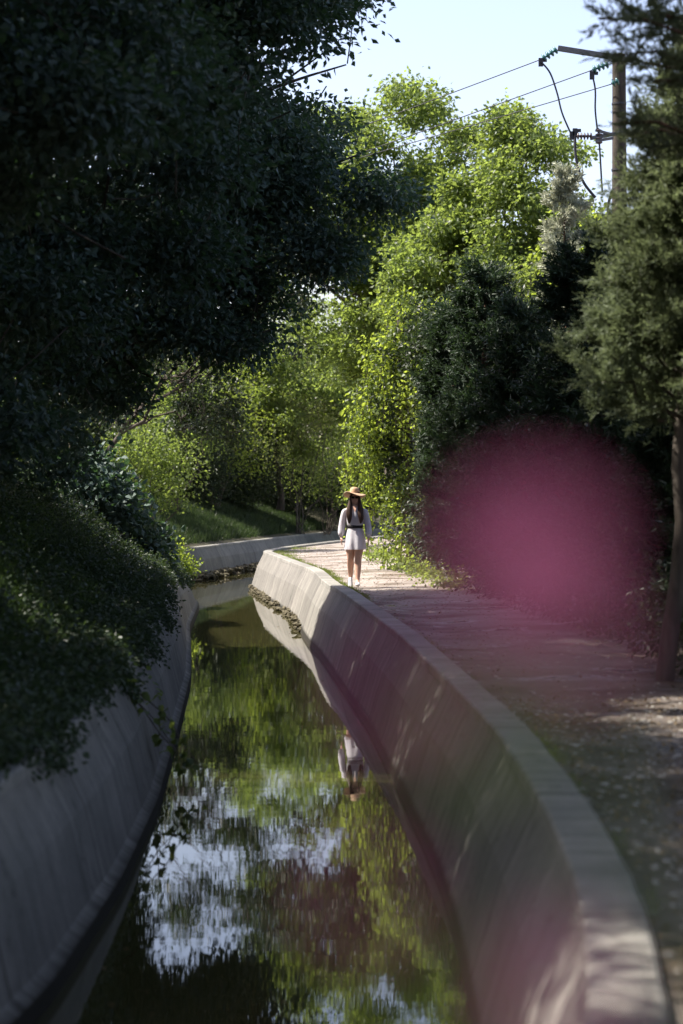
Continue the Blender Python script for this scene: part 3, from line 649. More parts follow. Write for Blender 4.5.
# low creeper spilling on the path edge
r = np.random.default_rng(160)
C = np.array([(np.interp(y, [33, 50], [1.95, .85]) + r.normal() * .18 + .1, y, abs(r.normal()) * .12 + .03) for y in r.uniform(33.5, 52, 260)])
V, F, ti = clusters_to_leaves(C, 8, .09, .08, .06, r, LEAF6, flat=.5)
tag(np_mesh('creeper', V, F, M['midleaf'], tint=ti), 'low bright creeper leaves along the foot of the hedge', 'creeper', kind='stuff')
C = np.array([(np.interp(y, [6, 17, 33], [4.2, 3.2, 2.2]) + abs(r.normal()) * .5, y, abs(r.normal()) * .45 + .03) for y in r.uniform(14, 34, 1500)])
V, F, ti = clusters_to_leaves(C, 10, .13, .08, .04, r, LEAF4, flat=.7)
tag(np_mesh('undergrowth', V, F, M['undergrowth'], tint=ti), 'dark low undergrowth at the foot of the hedge', 'undergrowth', kind='stuff')

# ------------------------------------------------------------------ grass and ground cover
def grass(name, XY, Z, h, wd, mat, label, seed, lean=.35):
    r = np.random.default_rng(seed); n = len(XY)
    P = np.c_[XY, Z]; ax = np.array([0, 0, 1.]) + r.normal(size=(n, 3)) * lean
    hh = h * r.uniform(.5, 1.4, n)
    V, F = leaf_geo(P, ax, r.normal(size=(n, 3)), hh, np.full(n, wd) * r.uniform(.7, 1.3, n), BLADE)
    tint = np.clip(.5 + .3 * noise3(P, seed, 1.2) + r.normal(size=n) * .2, 0, 1)
    return tag(np_mesh(name, V, F, mat, tint=tint), label, 'grass', kind='stuff')

r = np.random.default_rng(170)
y = np.interp(r.random(120000), [0, .6, 1], [7, 26, 48]); d = np.abs(r.random(120000) ** 1.2) * 4.2 + .0; x = lx(y) - .42 - d
d2 = np.where(r.random(len(y)) < .12, -.12 * r.random(len(y)), 0); x = x - d2
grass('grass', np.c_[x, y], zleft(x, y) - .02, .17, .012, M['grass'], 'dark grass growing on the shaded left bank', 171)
# leafy ground cover on the left bank
y = r.uniform(7, 46, 7500); d = r.random(7500) ** 1.3 * 3.6; x = lx(y) - .36 - d
C = np.c_[x, y, zleft(x, y) + .06 + r.random(len(y)) * .12]
V, F, ti = clusters_to_leaves(C, 10, .10, .05, .032, r, LEAF4, flat=.7)
_y = r.uniform(8, 47, 20000); _k = np.clip(noise3(np.c_[_y, _y * 0, _y * 0], 9, 1.6) * .9 + .45, 0, 1.25)
_u = r.random(20000) ** 1.1 * (.45 + .65 * _k); _x = lx(_y) - .46 + .46 * _u; _z = .18 - .10 * _u - .5 * np.clip(_u - .6, 0, 1) + r.random(20000) * .10 + np.interp(_y, [40, 47], [0, -.3])
V2, F2, t2 = clusters_to_leaves(np.c_[_x, _y, _z], 8, .08, .055, .036, r, LEAF4, flat=.7, droop=.6)
F = np.r_[F, F2 + len(V)]; V = np.r_[V, V2]; ti = np.r_[ti, t2]
_y = r.uniform(8, 44, 170); _d = r.random(170) ** 1.2 * 3.2; _x = lx(_y) - .35 - _d; _T = []
for _a, _b2 in zip(_x, _y):
    _h = r.uniform(.12, .34); _z0 = float(zleft(np.array(_a), np.array(_b2)))
    for _q in range(int(_h * 70)): _T.append((_a + r.normal() * .14, _b2 + r.normal() * .16, _z0 + r.random() * _h))
V3, F3, t3 = clusters_to_leaves(np.array(_T), 9, .07, .075, .045, r, LEAF4, flat=.8, droop=.3)
F = np.r_[F, F3 + len(V)]; V = np.r_[V, V3]; ti = np.r_[ti, t3]
tag(np_mesh('ground_cover', V, F, M['bankleaf'], tint=ti), 'dark leafy ground cover spilling over the left wall', 'ground cover', kind='stuff')
# far bank
y = r.uniform(53, 92, 90000); d = r.random(90000) ** .9 * 5; x = lx(y) - .5 - d
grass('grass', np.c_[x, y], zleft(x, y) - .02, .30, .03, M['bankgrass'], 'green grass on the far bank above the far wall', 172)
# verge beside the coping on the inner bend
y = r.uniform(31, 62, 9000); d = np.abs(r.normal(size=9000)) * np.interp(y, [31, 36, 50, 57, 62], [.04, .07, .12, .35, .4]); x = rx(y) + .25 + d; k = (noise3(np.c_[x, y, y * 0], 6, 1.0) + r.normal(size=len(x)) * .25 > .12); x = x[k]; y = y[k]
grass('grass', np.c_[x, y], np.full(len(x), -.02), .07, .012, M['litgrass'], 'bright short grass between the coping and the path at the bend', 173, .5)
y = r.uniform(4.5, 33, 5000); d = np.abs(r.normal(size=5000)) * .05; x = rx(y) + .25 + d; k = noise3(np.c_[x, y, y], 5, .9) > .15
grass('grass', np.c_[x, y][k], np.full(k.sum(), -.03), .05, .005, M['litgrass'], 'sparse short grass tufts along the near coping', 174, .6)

# litter and pebbles on the path
y = np.interp(r.random(9000), [0, .6, 1], [5, 16, 60]); x = rx(y) + .28 + r.random(9000) * 3.2
P = np.c_[x, y, zright(x, y) + .006]
V, F = leaf_geo(P, np.c_[r.normal(size=(9000, 2)), r.normal(size=9000) * .25], np.array([0, 0, 1.]) + r.normal(size=(9000, 3)) * .25, r.uniform(.02, .055, 9000), r.uniform(.012, .03, 9000), LEAF4)
tag(np_mesh('leaf_litter', V, F, M['litter'], tint=r.random(9000)), 'dry leaves and twigs scattered on the dirt path', 'leaf litter', kind='stuff')

ICO = None
def stones(P, s, seed):
    global ICO
    if ICO is None:
        b_ = bmesh.new(); bmesh.ops.create_icosphere(b_, subdivisions=1, radius=1)
        ICO = (np.array([v.co[:] for v in b_.verts]), np.array([[v.index for v in f.verts] for f in b_.faces])); b_.free()
    r = np.random.default_rng(seed); V0, F0 = ICO; n = len(P)
    V = V0[None] * (1 + r.normal(size=(n, len(V0), 1)) * .12) * (s[:, None, None] * np.stack([r.uniform(.7, 1.4, n), r.uniform(.7, 1.4, n), r.uniform(.4, .8, n)], -1)[:, None, :])
    V = V + P[:, None, :]
    F = F0[None] + (np.arange(n) * len(V0))[:, None, None]
    return V.reshape(-1, 3), F.reshape(-1, 3)
y = np.interp(r.random(5200), [0, .6, 1], [5, 16, 60]); x = rx(y) + .28 + r.random(5200) * 2.8
V, F = stones(np.c_[x, y, zright(x, y)], r.uniform(.004, .016, 5200) * r.uniform(.6, 1.6, 5200), 180)
tag(np_mesh('pebbles', V, F, M['stone']), 'small pale pebbles on the dirt path', 'pebbles', kind='stuff')
k = 90; yy = np.interp(r.random(k), [0, .5, 1], [9, 25, 60]); uu = r.beta(.5, .5, k); xx = lx(yy) + .5 + (rx(yy) - lx(yy) - 1.0) * uu
V, F = leaf_geo(np.c_[xx, yy, np.full(k, ZW + .004)], np.c_[r.normal(size=(k, 2)), np.zeros(k)], np.tile([0, 0, 1.], (k, 1)), r.uniform(.02, .05, k), r.uniform(.012, .03, k), LEAF4)
tag(np_mesh('floating_leaves', V, F, M['litter'], tint=r.random(k)), 'scattered fallen leaves floating on the canal', 'floating leaves', kind='stuff')
# mossy rubble at the foot of the inner wall at the bend and of the far wall
k = 550; yy = r.uniform(38, 55.5, k); xx = rx(yy) - .37 + r.normal(size=k) * .035
V, F = stones(np.c_[xx, yy, ZW + .0 + r.random(k) * .14 * (.3 + .7 * (noise3(np.c_[yy, yy * 0, yy * 0], 4, .9) > -.1))], r.uniform(.02, .06, k), 181)
tag(np_mesh('rubble', V, F, M['mossy']), 'mossy rubble at the foot of the sunlit canal wall', 'rubble', kind='stuff')
k = 700; yy = r.uniform(58, 78, k); xx = lx(yy) + .38 + r.normal(size=k) * .12
V, F = stones(np.c_[xx, yy, ZW + r.random(k) * .2], r.uniform(.04, .12, k), 182)
tag(np_mesh('rubble', V, F, M['mossy']), 'dark broken stones at the foot of the far wall', 'rubble', kind='stuff')

def rock(px, py, size, label, seed):
    # find where the pixel's ray meets the left bank
    best = None
    for Y in np.arange(8, 40, .05):
        q = at(px, py, Y)
        if q.x < lx(Y) - .3 and q.z <= gz(q.x, Y) + .05: best = q; break
    if best is None: return
    b_ = bmesh.new(); bmesh.ops.create_icosphere(b_, subdivisions=3, radius=1)
    V = np.array([v.co[:] for v in b_.verts]); F = np.array([[v.index for v in f.verts] for f in b_.faces]); b_.free()
    V = V * (1 + noise3(V, seed, 2.2) * .22 + noise3(V, seed + 1, 6) * .05)[:, None] * np.array(size) ; V[:, 2] = np.maximum(V[:, 2], -size[2] * .6)
    o = np_mesh('rock', V, F, M['pale_rock'], smooth=False); o.location = best + Vector((0, 0, size[2] * .25)); o.rotation_euler = (.3, .5, seed)
    tag(o, label, 'rock')
M['pale_rock'] = noise_mat('pale_rock', (.34, .33, .31), (.60, .58, .54), scale=6, rough=.8, bump=.5, dist=.01)
rock(68, 660, (.10, .12, .14), 'pale pointed rock in the grass high on the left bank', 3)
rock(52, 742, (.14, .12, .08), 'low pale rock near the edge of the left wall', 5)
rock(150, 646, (.07, .1, .06), 'small grey rock half hidden in leaves above the left wall', 8)

# sprigs hanging over the left wall
def sprig(px, py, Y, n_, label, seed, L=.10):
    r = np.random.default_rng(seed); q = np.array(at(px, py, Y)); yb = Y + .0
    b0 = np.array([lx(Y) - .25, Y, .12])
    root = empty('hanging_sprig', b0); tag(root, label, 'sprig', 'sprigs hanging over the left wall')
    g = Geo(); LP = []
    for i in range(n_):
        e = q + r.normal(size=3) * np.array([.05, .12, .07]); P = wobble(b0, e, r, 8, .06, sag=.12); g.tube(P - b0, np.linspace(.008, .003, 8), 4)
        for u in np.linspace(.3, 1, 12): j = u * 7; a = int(min(6, j)); LP.append(P[a] + (P[a + 1] - P[a]) * (j - a))
    g.build('stem', M['bark'], root)
    V, F, ti = clusters_to_leaves(np.array(LP), 2, .03, L, L * .75, r, LEAF6, droop=.5); np_mesh('leaves', V, F, M['midleaf'], root, tint=ti, off=b0)
sprig(188, 765, 17.5, 3, 'leafy sprig dangling above the water from the left bank', 190)
sprig(150, 700, 20.5, 5, 'leafy sprig lying on the sloping face of the left wall', 191)
sprig(112, 700, 18.0, 4, 'short sprig spilling over the left wall below the grass', 192)

# ------------------------------------------------------------------ utility pole
M['pole'] = noise_mat('weathered_pole', (.032, .027, .022), (.085, .07, .056), scale=6, stretch=(1, 1, .15), rough=.9, bump=.5, dist=.01)
M['steel'] = noise_mat('galvanised_steel', (.08, .082, .085), (.15, .15, .155), scale=20, rough=.5, bump=.05)
M['wire'] = plain('black_cable', (.03, .03, .035), .6)
M['glass'] = plain('teal_glass_insulator', (.04, .14, .13), .2, spec=.8, bump=0)
M['porcelain'] = plain('brown_porcelain', (.07, .05, .05), .3, spec=.6, bump=0)
def box(c, s, rot=None):
    V = np.array([(x, y, z) for x in (-.5, .5) for y in (-.5, .5) for z in (-.5, .5)]) * np.array(s)
    if rot is not None: V = V @ np.array(rot.to_matrix()).T
    F = np.array([(0, 1, 3, 2), (4, 6, 7, 5), (0, 4, 5, 1), (2, 3, 7, 6), (0, 2, 6, 4), (1, 5, 7, 3)])
    return V + np.array(c), F
def spline(pts, n=24):
    P = np.array(pts, float); k = len(P); t = np.linspace(0, k - 1, n); out = []
    for u in t:
        i = min(k - 2, int(u)); f = u - i; p0 = P[max(0, i - 1)]; p1 = P[i]; p2 = P[i + 1]; p3 = P[min(k - 1, i + 2)]
        out.append(.5 * ((2 * p1) + (-p0 + p2) * f + (2 * p0 - 5 * p1 + 4 * p2 - p3) * f * f + (-p0 + 3 * p1 - 3 * p2 + p3) * f ** 3))
    return np.array(out)
def pole():
    Y = 40.; A = lambda x, y, dy=0: np.array(at(x, y, Y)) + np.array([0, dy, 0])
    top = A(619, 56); base = np.array([top[0] + .03, Y, -.3]); root = empty('utility_pole', (base[0], Y, 0)); tag(root, 'tall weathered utility pole with a side arm and cables on the right', 'utility pole')
    o = np.array([base[0], Y, 0])
    g = Geo(); P = base + (top - base) * np.linspace(0, 1, 10)[:, None]; g.tube(P - o, np.linspace(.185, .135, 10), 16)
    c = top - o; a = np.linspace(0, 2 * np.pi, 16, endpoint=False)
    g.tube(np.array([c, c + [0, 0, .03], c + [0, 0, .031]]), [.135, .12, .001], 16); g.build('pole', M['pole'], root)
    for yy in (105, 171, 228):
        p = A(619, yy) - o; f = (top[2] - o[2] - p[2]) / 10.6; rr = .145 + .045 * f
        Geo().tube(np.array([p, p + [0, 0, .04]]), [rr, rr], 16).build('band', M['wire'], root)
    def arm(p, q, h, w_, nm):
        g = Geo(); d = Vector(q - p); L = d.length; rot = d.to_track_quat('X', 'Z'); g.add(*box((p + q) / 2 - o, (L, w_, h), rot)); return g.build(nm, M['steel'], root, smooth=False)
    arm(A(557, 50, -.16), A(632, 62, -.16), .10, .08, 'crossarm')
    arm(A(589, 140, -.19), A(628, 133, -.19), .07, .07, 'lower_arm')
    arm(A(594, 132, -.22), A(612, 137, -.22), .05, .05, 'bracket')
    arm(A(594, 143, -.22), A(612, 140, -.22), .05, .05, 'bracket')
    def ins(p, q, n_=4, R_=.085, mat='glass', nm='insulator'):
        g = Geo(); P = np.linspace(0, 1, n_ * 4 + 1); rr = [R_ * (.25, .9, 1.0, .35)[i % 4] for i in range(n_ * 4 + 1)]
        g.tube(np.array([p + (q - p) * u for u in P]) - o, rr, 12); return g.build(nm, M[mat], root)
    ins(A(556, 51, -.16), A(541, 61, -.16)); ins(A(607, 66, -.2), A(591, 72, -.2)); ins(A(617, 83, -.22), A(610, 86, -.22), 2)
    ins(A(591, 138, -.2), A(575, 138, -.2), 5, .075, 'porcelain', 'surge_arrester'); ins(A(598, 146, -.2), A(597, 130, -.2), 4, .07, 'porcelain', 'surge_arrester')
    for (x, y) in ((540, 64), (591, 77), (571, 137), (574, 134)):
        g = Geo(); g.add(*box(A(x, y, -.16) - o, (.09, .07, .16))); g.add(*box(A(x + 2, y - 2, -.16) - o, (.16, .05, .06))); g.build('clamp', M['wire'], root, smooth=False)
    for pts in ([(540, 64), (549, 75), (556, 95), (561, 115), (570, 136)], [(591, 77), (594, 92), (594, 112), (596, 131)], [(574, 137), (574, 152), (577, 170), (583, 185), (594, 199)],
                [(598, 145), (599, 160), (600, 178), (601, 194)], [(612, 190), (607, 206), (608, 224), (613, 246), (618, 262)]):
        Geo().tube(spline([A(x, y, -.2) for x, y in pts]) - o, np.full(24, .018 if pts[0][0] not in (574, 612) else .028), 6).build('jumper_cable', M['wire'], root)
    for i, (s, e, lab) in enumerate([((541, 61), (455, 88), 'uppermost thin power line from the tip of the side arm'), ((591, 72), (505, 98), 'middle thin power line just below the side arm'), ((610, 86), (530, 105), 'lowest thin power line leaving the pole itself')]):
        p = A(*s, -.18); sl_ = (e[1] - s[1]) / (e[0] - s[0]); Yf = 110.
        xe = -620.; ye = s[1] + sl_ * (xe - s[0]); q = np.array(at(xe, ye, Yf)); u = np.linspace(0, 1, 60)[:, None]
        W_ = p + (q - p) * u; W_[:, 2] -= (1.0 * 4 * u * (1 - u))[:, 0]
        wr = Geo().tube(W_, np.full(60, .011), 5).build('power_line', M['wire']); tag(wr, lab, 'power line', 'power lines leaving the pole')
pole()

# ------------------------------------------------------------------ the walking woman
def loft(rings, mat, name, parent, seg=24, cap=(True, True), sub=0, fold=None):
    """rings: (cx, cy, cz, rx, ry[, rot])"""
    V = []; a = np.linspace(0, 2 * np.pi, seg, endpoint=False)
    for i, R_ in enumerate(rings):
        cx, cy, cz, ax, ay = R_[:5]; k = fold[i] if fold else 0
        f = 1 + k * np.sin(a * 9 + i * .3) * .5 + k * np.sin(a * 5 + 1) * .5
        P = np.c_[ax * f * np.cos(a), ay * f * np.sin(a), np.zeros(seg)]
        if len(R_) > 5: P = P @ np.array(R_[5]).T
        V.append(P + np.array([cx, cy, cz]))
    n = len(rings); V = np.concatenate(V); idx = np.arange(n * seg).reshape(n, seg); nx = np.roll(idx, -1, 1)
    F = [tuple(map(int, f)) for f in np.stack([idx[:-1], nx[:-1], nx[1:], idx[1:]], -1).reshape(-1, 4)]
    if cap[0]: F.append(tuple(int(i) for i in idx[0][::-1]))
    if cap[1]: F.append(tuple(int(i) for i in idx[-1]))
    m = bpy.data.meshes.new(name); m.from_pydata([tuple(v) for v in V], [], F); m.materials.append(mat)
    m.polygons.foreach_set('use_smooth', [True] * len(m.polygons))
    o = link(bpy.data.objects.new(name, m), parent)
    if sub: s = o.modifiers.new('s', 'SUBSURF'); s.levels = s.render_levels = sub
    return o

def join(objs, name):
    dst = objs[0]; b_ = bmesh.new()
    for o in objs:
        b_.from_mesh(o.data)
    b_.to_mesh(dst.data); b_.free(); dst.name = name
    for o in objs[1:]: bpy.data.objects.remove(o)
    return dst

def woman():
    M['skin'] = plain('skin', (.62, .37, .27), .5, bump=.02); M['dress'] = noise_mat('white_lilac_cloth', (.76, .73, .79), (.88, .86, .89), scale=7, rough=.85, bump=.25, dist=.02)
    for k_, tf in (('dress', .3),):
        _t = M[k_].node_tree; _b = _t.nodes['Principled BSDF']; _tr = _t.nodes.new('ShaderNodeBsdfTranslucent'); _tr.inputs[0].default_value = (.80, .76, .80, 1); _mx = _t.nodes.new('ShaderNodeMixShader'); _mx.inputs[0].default_value = tf
        _t.links.new(_b.outputs[0], _mx.inputs[1]); _t.links.new(_tr.outputs[0], _mx.inputs[2]); _t.links.new(_mx.outputs[0], _t.nodes['Material Output'].inputs[0])
    M['belt'] = plain('black_leather', (.02, .018, .018), .4); M['hair'] = noise_mat('dark_brown_hair', (.028, .014, .010), (.085, .042, .026), scale=12, stretch=(6, 6, .5), rough=.45, bump=.8, dist=.01)
    M['straw'] = noise_mat('straw', (.40, .25, .15), (.64, .45, .30), scale=60, rough=.8, bump=.5, dist=.003); M['shoe'] = plain('pale_grey_shoe', (.55, .54, .55), .6)
    M['dark'] = plain('dark_lens', (.01, .01, .012), .1, spec=.7, bump=0); M['hatband'] = plain('brown_hat_band', (.12, .05, .04), .7)
    root = empty('person', (.235, 35.2, 0)); tag(root, 'woman in a short white belted dress and straw hat walking toward the viewer', 'person')
    # skeleton: name: (pos, radius, parent)
    J = {'pelvis': ((0, .01, .93), (.135, .10), None), 'belly': ((0, 0, 1.05), (.115, .085), 'pelvis'), 'chest': ((0, 0, 1.22), (.125, .095), 'belly'), 'upper': ((0, .01, 1.34), (.10, .075), 'chest'),
         'neck': ((0, .01, 1.43), (.048, .05), 'upper'), 'jaw': ((0, -.012, 1.495), (.068, .080), 'neck'), 'head': ((0, -.010, 1.56), (.080, .098), 'jaw'), 'crown': ((0, .01, 1.625), (.060, .070), 'head')}
    for s, nm in ((-1, 'a'), (1, 'b')):
        J['sh' + nm] = ((s * .155, .01, 1.345), (.052, .052), 'upper')
        J['el' + nm] = ((s * .215, .03 if s < 0 else -.01, 1.10), (.038, .038), 'sh' + nm)
        J['wr' + nm] = ((s * .235, .0 if s < 0 else -.08, .885), (.024, .022), 'el' + nm)
        hy = (.0 if s < 0 else -.09) - .01
        J['pa' + nm] = ((s * .238, hy, .835), (.020, .034), 'wr' + nm)
        for k_, (dy, ln) in enumerate(((-.030, .062), (-.011, .075), (.009, .071), (.028, .056))):
            J['f%d' % k_ + nm] = ((s * .240, hy + dy, .800), (.009, .009), 'pa' + nm)
            J['g%d' % k_ + nm] = ((s * .234, hy + dy * 1.1, .800 - ln * .55), (.008, .008), 'f%d' % k_ + nm)
            J['h%d' % k_ + nm] = ((s * .222, hy + dy * 1.1, .800 - ln), (.0065, .0065), 'g%d' % k_ + nm)
        J['t0' + nm] = ((s * .225, hy - .045, .835), (.010, .010), 'pa' + nm); J['t1' + nm] = ((s * .218, hy - .058, .800), (.009, .009), 't0' + nm)
    legs = {'a': [(-.085, .02, .86), (-.075, .02, .49), (-.075, .21, .155), (-.08, .13, .075)], 'b': [(.078, .01, .86), (.055, -.08, .47), (.045, -.16, .10), (.05, -.28, .035)]}
    for nm, L_ in legs.items():
        J['hip' + nm] = (L_[0], (.092, .095), 'pelvis'); mid = tuple((np.array(L_[0]) * .45 + np.array(L_[1]) * .55)); J['th' + nm] = (mid, (.088, .092), 'hip' + nm)
        J['kn' + nm] = (L_[1], (.060, .064), 'th' + nm); ca = tuple(np.array(L_[1]) * .68 + np.array(L_[2]) * .32 + np.array([0, .015, 0])); J['ca' + nm] = (ca, (.064, .068), 'kn' + nm)
        J['an' + nm] = (L_[2], (.037, .040), 'ca' + nm); J['to' + nm] = (L_[3], (.032, .025), 'an' + nm)
    keys = list(J); ix = {k: i for i, k in enumerate(keys)}
    m = bpy.data.meshes.new('body'); m.from_pydata([J[k][0] for k in keys], [(ix[J[k][2]], ix[k]) for k in keys if J[k][2]], [])
    o = link(bpy.data.objects.new('body', m), root)
    md = o.modifiers.new('skin', 'SKIN'); md.use_smooth_shade = True
    for k in keys: sv = m.skin_vertices[0].data[ix[k]]; sv.radius = J[k][1]; sv.use_root = (k == 'pelvis')
    su = o.modifiers.new('sub', 'SUBSURF'); su.levels = su.render_levels = 2
    dg = bpy.context.evaluated_depsgraph_get(); dg.update(); me = bpy.data.meshes.new_from_object(o.evaluated_get(dg)); o.modifiers.clear(); o.data = me; me.name = 'body'
    me.materials.clear(); me.materials.append(M['skin']); me.polygons.foreach_set('use_smooth', [True] * len(me.polygons))
    # face: nose, lips, ears
    fo = []
    fo.append(loft([(0, -.088, 1.575, .006, .004), (0, -.098, 1.555, .009, .009), (0, -.106, 1.535, .012, .012), (0, -.092, 1.525, .009, .006)], M['skin'], 'nose', root, 10, sub=1))
    M['lip'] = plain('lips', (.42, .13, .12), .4, bump=0)
    loft([(-.022, -.078, 1.503, .004, .003), (0, -.090, 1.506, .006, .006), (.022, -.078, 1.503, .004, .003)], M['lip'], 'mouth', root, 8)
    for s in (-1, 1): loft([(s * .070, .0, 1.53, .004, .010), (s * .078, .0, 1.55, .006, .017), (s * .076, .004, 1.575, .005, .014)], M['skin'], 'ear', root, 8)
    # dress: torso, skirt; sleeves
    tor = loft([(0, -.01, .655, .190, .178), (0, -.01, .67, .188, .177), (0, -.005, .80, .178, .165), (0, .005, .93, .160, .128), (0, .005, 1.03, .130, .102), (0, .003, 1.055, .128, .100), (0, .0, 1.09, .152, .115), (0, -.004, 1.20, .158, .122), (0, 0, 1.30, .165, .112), (0, .008, 1.37, .150, .088), (0, .01, 1.405, .095, .070), (0, .01, 1.43, .060, .060), (0, .01, 1.45, .056, .056)],
               M['dress'], 'dress', root, 36, cap=(False, False), fold=[.15, .15, .11, .05, .02, .02, .05, .04, .01, 0, 0, 0, 0], sub=1)
    sl_ = [tor]
    for s, y1, y2 in ((-1, .03, .0), (1, -.01, -.08)):
        sl_.append(loft([(s * .13, .01, 1.375, .05, .06), (s * .175, .012, 1.355, .058, .066), (s * .205, .02 if s < 0 else 0, 1.22, .056, .062), (s * .225, y1, 1.10, .060, .064), (s * .238, (y1 + y2) / 2, .99, .062, .062), (s * .242, y2, .915, .060, .060), (s * .240, y2, .89, .034, .034), (s * .238, y2, .868, .032, .032)],
                        M['dress'], 'sleeve', root, 20, cap=(True, False), fold=[0, .02, .04, .05, .07, .06, .03, 0], sub=1))
    # bake subsurf then join dress + sleeves
    dg.update()
    for q in sl_:
        me2 = bpy.data.meshes.new_from_object(q.evaluated_get(bpy.context.evaluated_depsgraph_get())); q.modifiers.clear(); q.data = me2
    join(sl_, 'dress')
    loft([(0, .004, 1.028, .138, .110), (0, .004, 1.032, .141, .113), (0, .003, 1.075, .141, .113), (0, .003, 1.079, .138, .110)], M['belt'], 'belt', root, 36, cap=(False, False))
    # hair: cap plus two long front locks and a back fall
    H = [loft([(0, .03, 1.655, .02, .02), (0, .022, 1.645, .06, .07), (0, .02, 1.60, .083, .092), (0, .028, 1.53, .086, .085), (0, .045, 1.44, .085, .06), (0, .07, 1.32, .12, .05), (0, .085, 1.2, .11, .035), (0, .09, 1.15, .05, .015)], M['hair'], 'hair', root, 20, sub=1, fold=[0, 0, .02, .05, .08, .12, .15, .1])]
    for s in (-1, 1):
        H.append(loft([(s * .066, -.01, 1.62, .02, .03), (s * .080, -.02, 1.56, .022, .045), (s * .084, -.035, 1.47, .030, .045), (s * .100, -.070, 1.38, .050, .038), (s * .098 - .008, -.108, 1.28, .056, .030), (s * .108 + .008, -.120, 1.19, .044, .022), (s * .10, -.118, 1.10, .014, .010)], M['hair'], 'hair', root, 14, sub=1, fold=[0, .04, .08, .12, .15, .15, .1]))
    bpy.context.view_layer.update()
    for q in H:
        me2 = bpy.data.meshes.new_from_object(q.evaluated_get(bpy.context.evaluated_depsgraph_get())); q.modifiers.clear(); q.data = me2
    join(H, 'hair')
    # hat: floppy brim tilted, crown, band
    hb = []
    for i, (rr, zz) in enumerate([(.078, 1.628), (.088, 1.625), (.12, 1.622), (.16, 1.612), (.195, 1.598), (.20, 1.592)]): hb.append((rr, zz))
    V = []; a = np.linspace(0, 2 * np.pi, 40, endpoint=False)
    prof = [(.004, 1.735), (.05, 1.733), (.074, 1.718), (.084, 1.68), (.088, 1.635)] + hb[1:] + [(.198, 1.586), (.16, 1.604), (.09, 1.617)]
    for rr, zz in prof:
        wv = (max(0, rr - .09) / .11) * (.022 * np.sin(2 * a + .6) + .014 * np.sin(3 * a + 2)) ; V.append(np.c_[rr * np.cos(a), rr * 1.02 * np.sin(a) + .01, zz + wv + .06 * rr * -np.cos(a) * 1.2 - .20 * rr * np.sin(a) + .008])
    V = np.concatenate(V); n = len(prof); idx = np.arange(n * 40).reshape(n, 40); nx = np.roll(idx, -1, 1)
    np_mesh('sun_hat', V, np.stack([idx[:-1], nx[:-1], nx[1:], idx[1:]], -1).reshape(-1, 4), M['straw'], root, smooth=True)
    loft([(0, .01, 1.634, .0905, .0925), (0, .01, 1.664, .0885, .0905)], M['hatband'], 'hat_band', root, 30, cap=(False, False))
    g = Geo()
    for s in (-1, 1): g.add(*box((s * .033, -.093, 1.568), (.052, .010, .040), Vector((0, 0, s * .18)) and __import__('mathutils').Euler((0, 0, s * .25)).to_quaternion()))
    g.add(*box((0, -.099, 1.575), (.02, .006, .007)))
    for s in (-1, 1): g.add(*box((s * .074, -.045, 1.572), (.005, .09, .008)))
    g.build('sunglasses', M['dark'], root, smooth=False)
    # open neckline
    V = np.array([(-.042, -.064, 1.432), (.042, -.064, 1.432), (.020, -.102, 1.36), (0, -.122, 1.31), (-.020, -.102, 1.36)]) + np.array([0, -.006, 0])
    V = np.r_[V, V + np.array([0, .012, 0])]
    b_ = bmesh.new(); vs = [b_.verts.new(v) for v in V]; b_.faces.new([vs[i] for i in (0, 4, 3, 2, 1)]); b_.faces.new([vs[i] for i in (5, 6, 7, 8, 9)])
    for i in range(5): b_.faces.new([vs[i], vs[(i + 1) % 5], vs[5 + (i + 1) % 5], vs[5 + i]])
    m_ = bpy.data.meshes.new('neckline'); b_.to_mesh(m_); b_.free(); m_.materials.append(M['skin']); link(bpy.data.objects.new('neckline', m_), root)
    # shoes
    for (c, pitch) in (((-.08, .145, .055), R(38)), ((.048, -.215, .0), R(-8))):
        g = []
        o_ = loft([(0, .075, .045, .010, .02), (0, .06, .05, .036, .045), (0, .02, .055, .040, .055), (0, -.04, .045, .040, .042), (0, -.10, .035, .046, .030), (0, -.15, .028, .038, .022), (0, -.172, .025, .015, .012)], M['shoe'], 'shoe', root, 16, sub=1)
        me_ = o_.data
        # rings run along y: swap so that ring planes are xz
        co = np.array([v.co[:] for v in me_.vertices]); seg = 16; rings = [(0, .075, .045, .010, .02), (0, .06, .05, .036, .045), (0, .02, .055, .040, .055), (0, -.04, .045, .040, .042), (0, -.10, .035, .046, .030), (0, -.15, .028, .038, .022), (0, -.172, .025, .015, .012)]
        for i, R_ in enumerate(rings):
            for j in range(seg):
                v = co[i * seg + j] - np.array(R_[:3]); co[i * seg + j] = np.array([R_[0] + v[0], R_[1], max(0.0, R_[2] + v[1])])
        me_.vertices.foreach_set('co', co.ravel().astype(np.float32)); me_.update()
        o_.location = c; o_.rotation_euler = (pitch, 0, 0)
    return root
woman()

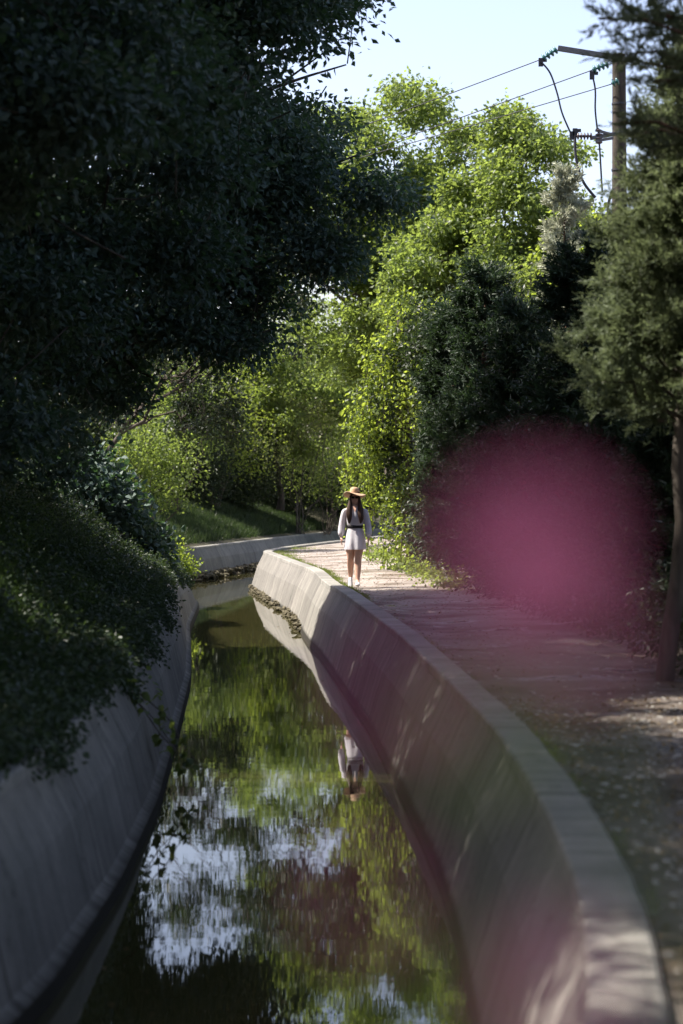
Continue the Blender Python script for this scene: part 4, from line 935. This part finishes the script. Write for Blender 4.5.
# ------------------------------------------------------------------ foreground flowering shrub, right in front of the lens
def flowers():
    M['petal'] = leaf_mat('pink_petal', (.80, .17, .32), (.94, .32, .46), (.95, .36, .50), .45, .5, .3); M['stemgreen'] = plain('green_stem', (.10, .16, .04), .6)
    M['flowerleaf'] = leaf_mat('yellow_green_leaf', (.24, .30, .05), (.34, .38, .07), (.50, .58, .10), .45)
    M['sepal'] = plain('green_calyx', (.12, .18, .05), .6)
    r = np.random.default_rng(200); base = np.array([.16, .62, -.01])
    root = empty('flowering_plant', base); tag(root, 'blurred plant with pink blossoms right in front of the viewer', 'flowering plant')
    heads = [((530, 556), .47, .0145, 9), ((574, 640), .46, .0075, 6), ((545, 550), .52, .0080, 6), ((402, 690), .42, .0070, 5), ((368, 895), .42, .0062, 5), ((560, 1000), .42, .0088, 6)]
    g = Geo()
    for (px, d, rad, n_) in heads:
        c = np.array(at(px[0], px[1], d)); st = base + np.array([r.normal() * .02, r.normal() * .02, 0])
        mid = np.array([c[0] * .4 + base[0] * .6, (c[1] + base[1]) / 2, 1.28]); P = spline([st, base + [0.0, 0, .6], mid, c - [0, 0, rad * .9]], 22)
        g.tube(P - base, np.linspace(.004, .0012, 22), 6)
        V = []; F = []; T = []; cnt = 0
        for lay, (k_, tilt, sc) in enumerate(((n_, .35, 1.0), (max(4, n_ - 2), .9, .75))):
            for i in range(k_):
                a = 2 * math.pi * (i + lay * .5) / k_ + r.normal() * .1
                dr = np.array([math.cos(a), math.sin(a), 0]); sd = np.array([-math.sin(a), math.cos(a), 0]); up = np.array([0, 0, 1.])
                L_ = rad * sc * r.uniform(.9, 1.1); W_ = L_ * .62
                for u in np.linspace(0, 1, 5):
                    ang = tilt * (1 - u * .6); wd = W_ * math.sin(math.pi * (.15 + .72 * u)) ** .7
                    ctr = dr * L_ * u * math.cos(ang) + up * L_ * u * math.sin(ang)
                    for s in (-1, 0, 1): V.append(ctr + sd * wd * s + up * abs(s) * wd * .22)
                for q in range(4):
                    for s in range(2): b0 = cnt + q * 3 + s; F.append((b0, b0 + 1, b0 + 4, b0 + 3)); T.append(r.random())
                cnt += 15
        V = np.array(V)
        # face the flower sideways towards the viewer
        rot = np.array(__import__('mathutils').Euler((R(62), 0, r.uniform(-.4, .4))).to_matrix()); V = V @ rot.T + c - base
        f = np_mesh('blossom', V, F, M['petal'], root, smooth=True, tint=T)
        Geo().tube(np.array([c - [0, 0, rad * .95], c - [0, -.001, rad * .5], c]) - base, [.0012, rad * .14, rad * .1], 8).build('calyx', M['sepal'], f)
    g.build('stem', M['stemgreen'], root)
    for (px, py, d, L_, ang) in ((478, 735, .42, .024, .6), (445, 1000, .42, .024, 1.2), (500, 705, .44, .014, 2.4)):
        c = np.array(at(px, py, d)) - base; ax = np.array([math.cos(ang), .2, math.sin(ang)])
        V, F = leaf_geo(np.array([c - ax * L_ / 2]), np.array([ax]), np.array([[.2, -1., .3]]), np.array([L_]), np.array([L_ * .45]), LEAF6)
        lf = np_mesh('leaf', V, F, M['flowerleaf'], root, tint=[.5])
    for i in range(26):
        z = r.uniform(.25, 1.2); a = r.uniform(0, 6.28); c = np.array([math.cos(a) * .01, math.sin(a) * .01, z]); ax = np.array([math.cos(a), math.sin(a), .5])
        V, F = leaf_geo(np.array([c]), np.array([ax]), np.array([[0, 0, 1.]]), np.array([.06]), np.array([.022]), LEAF6); np_mesh('leaf', V, F, M['flowerleaf'], root, tint=[r.random()])
flowers()
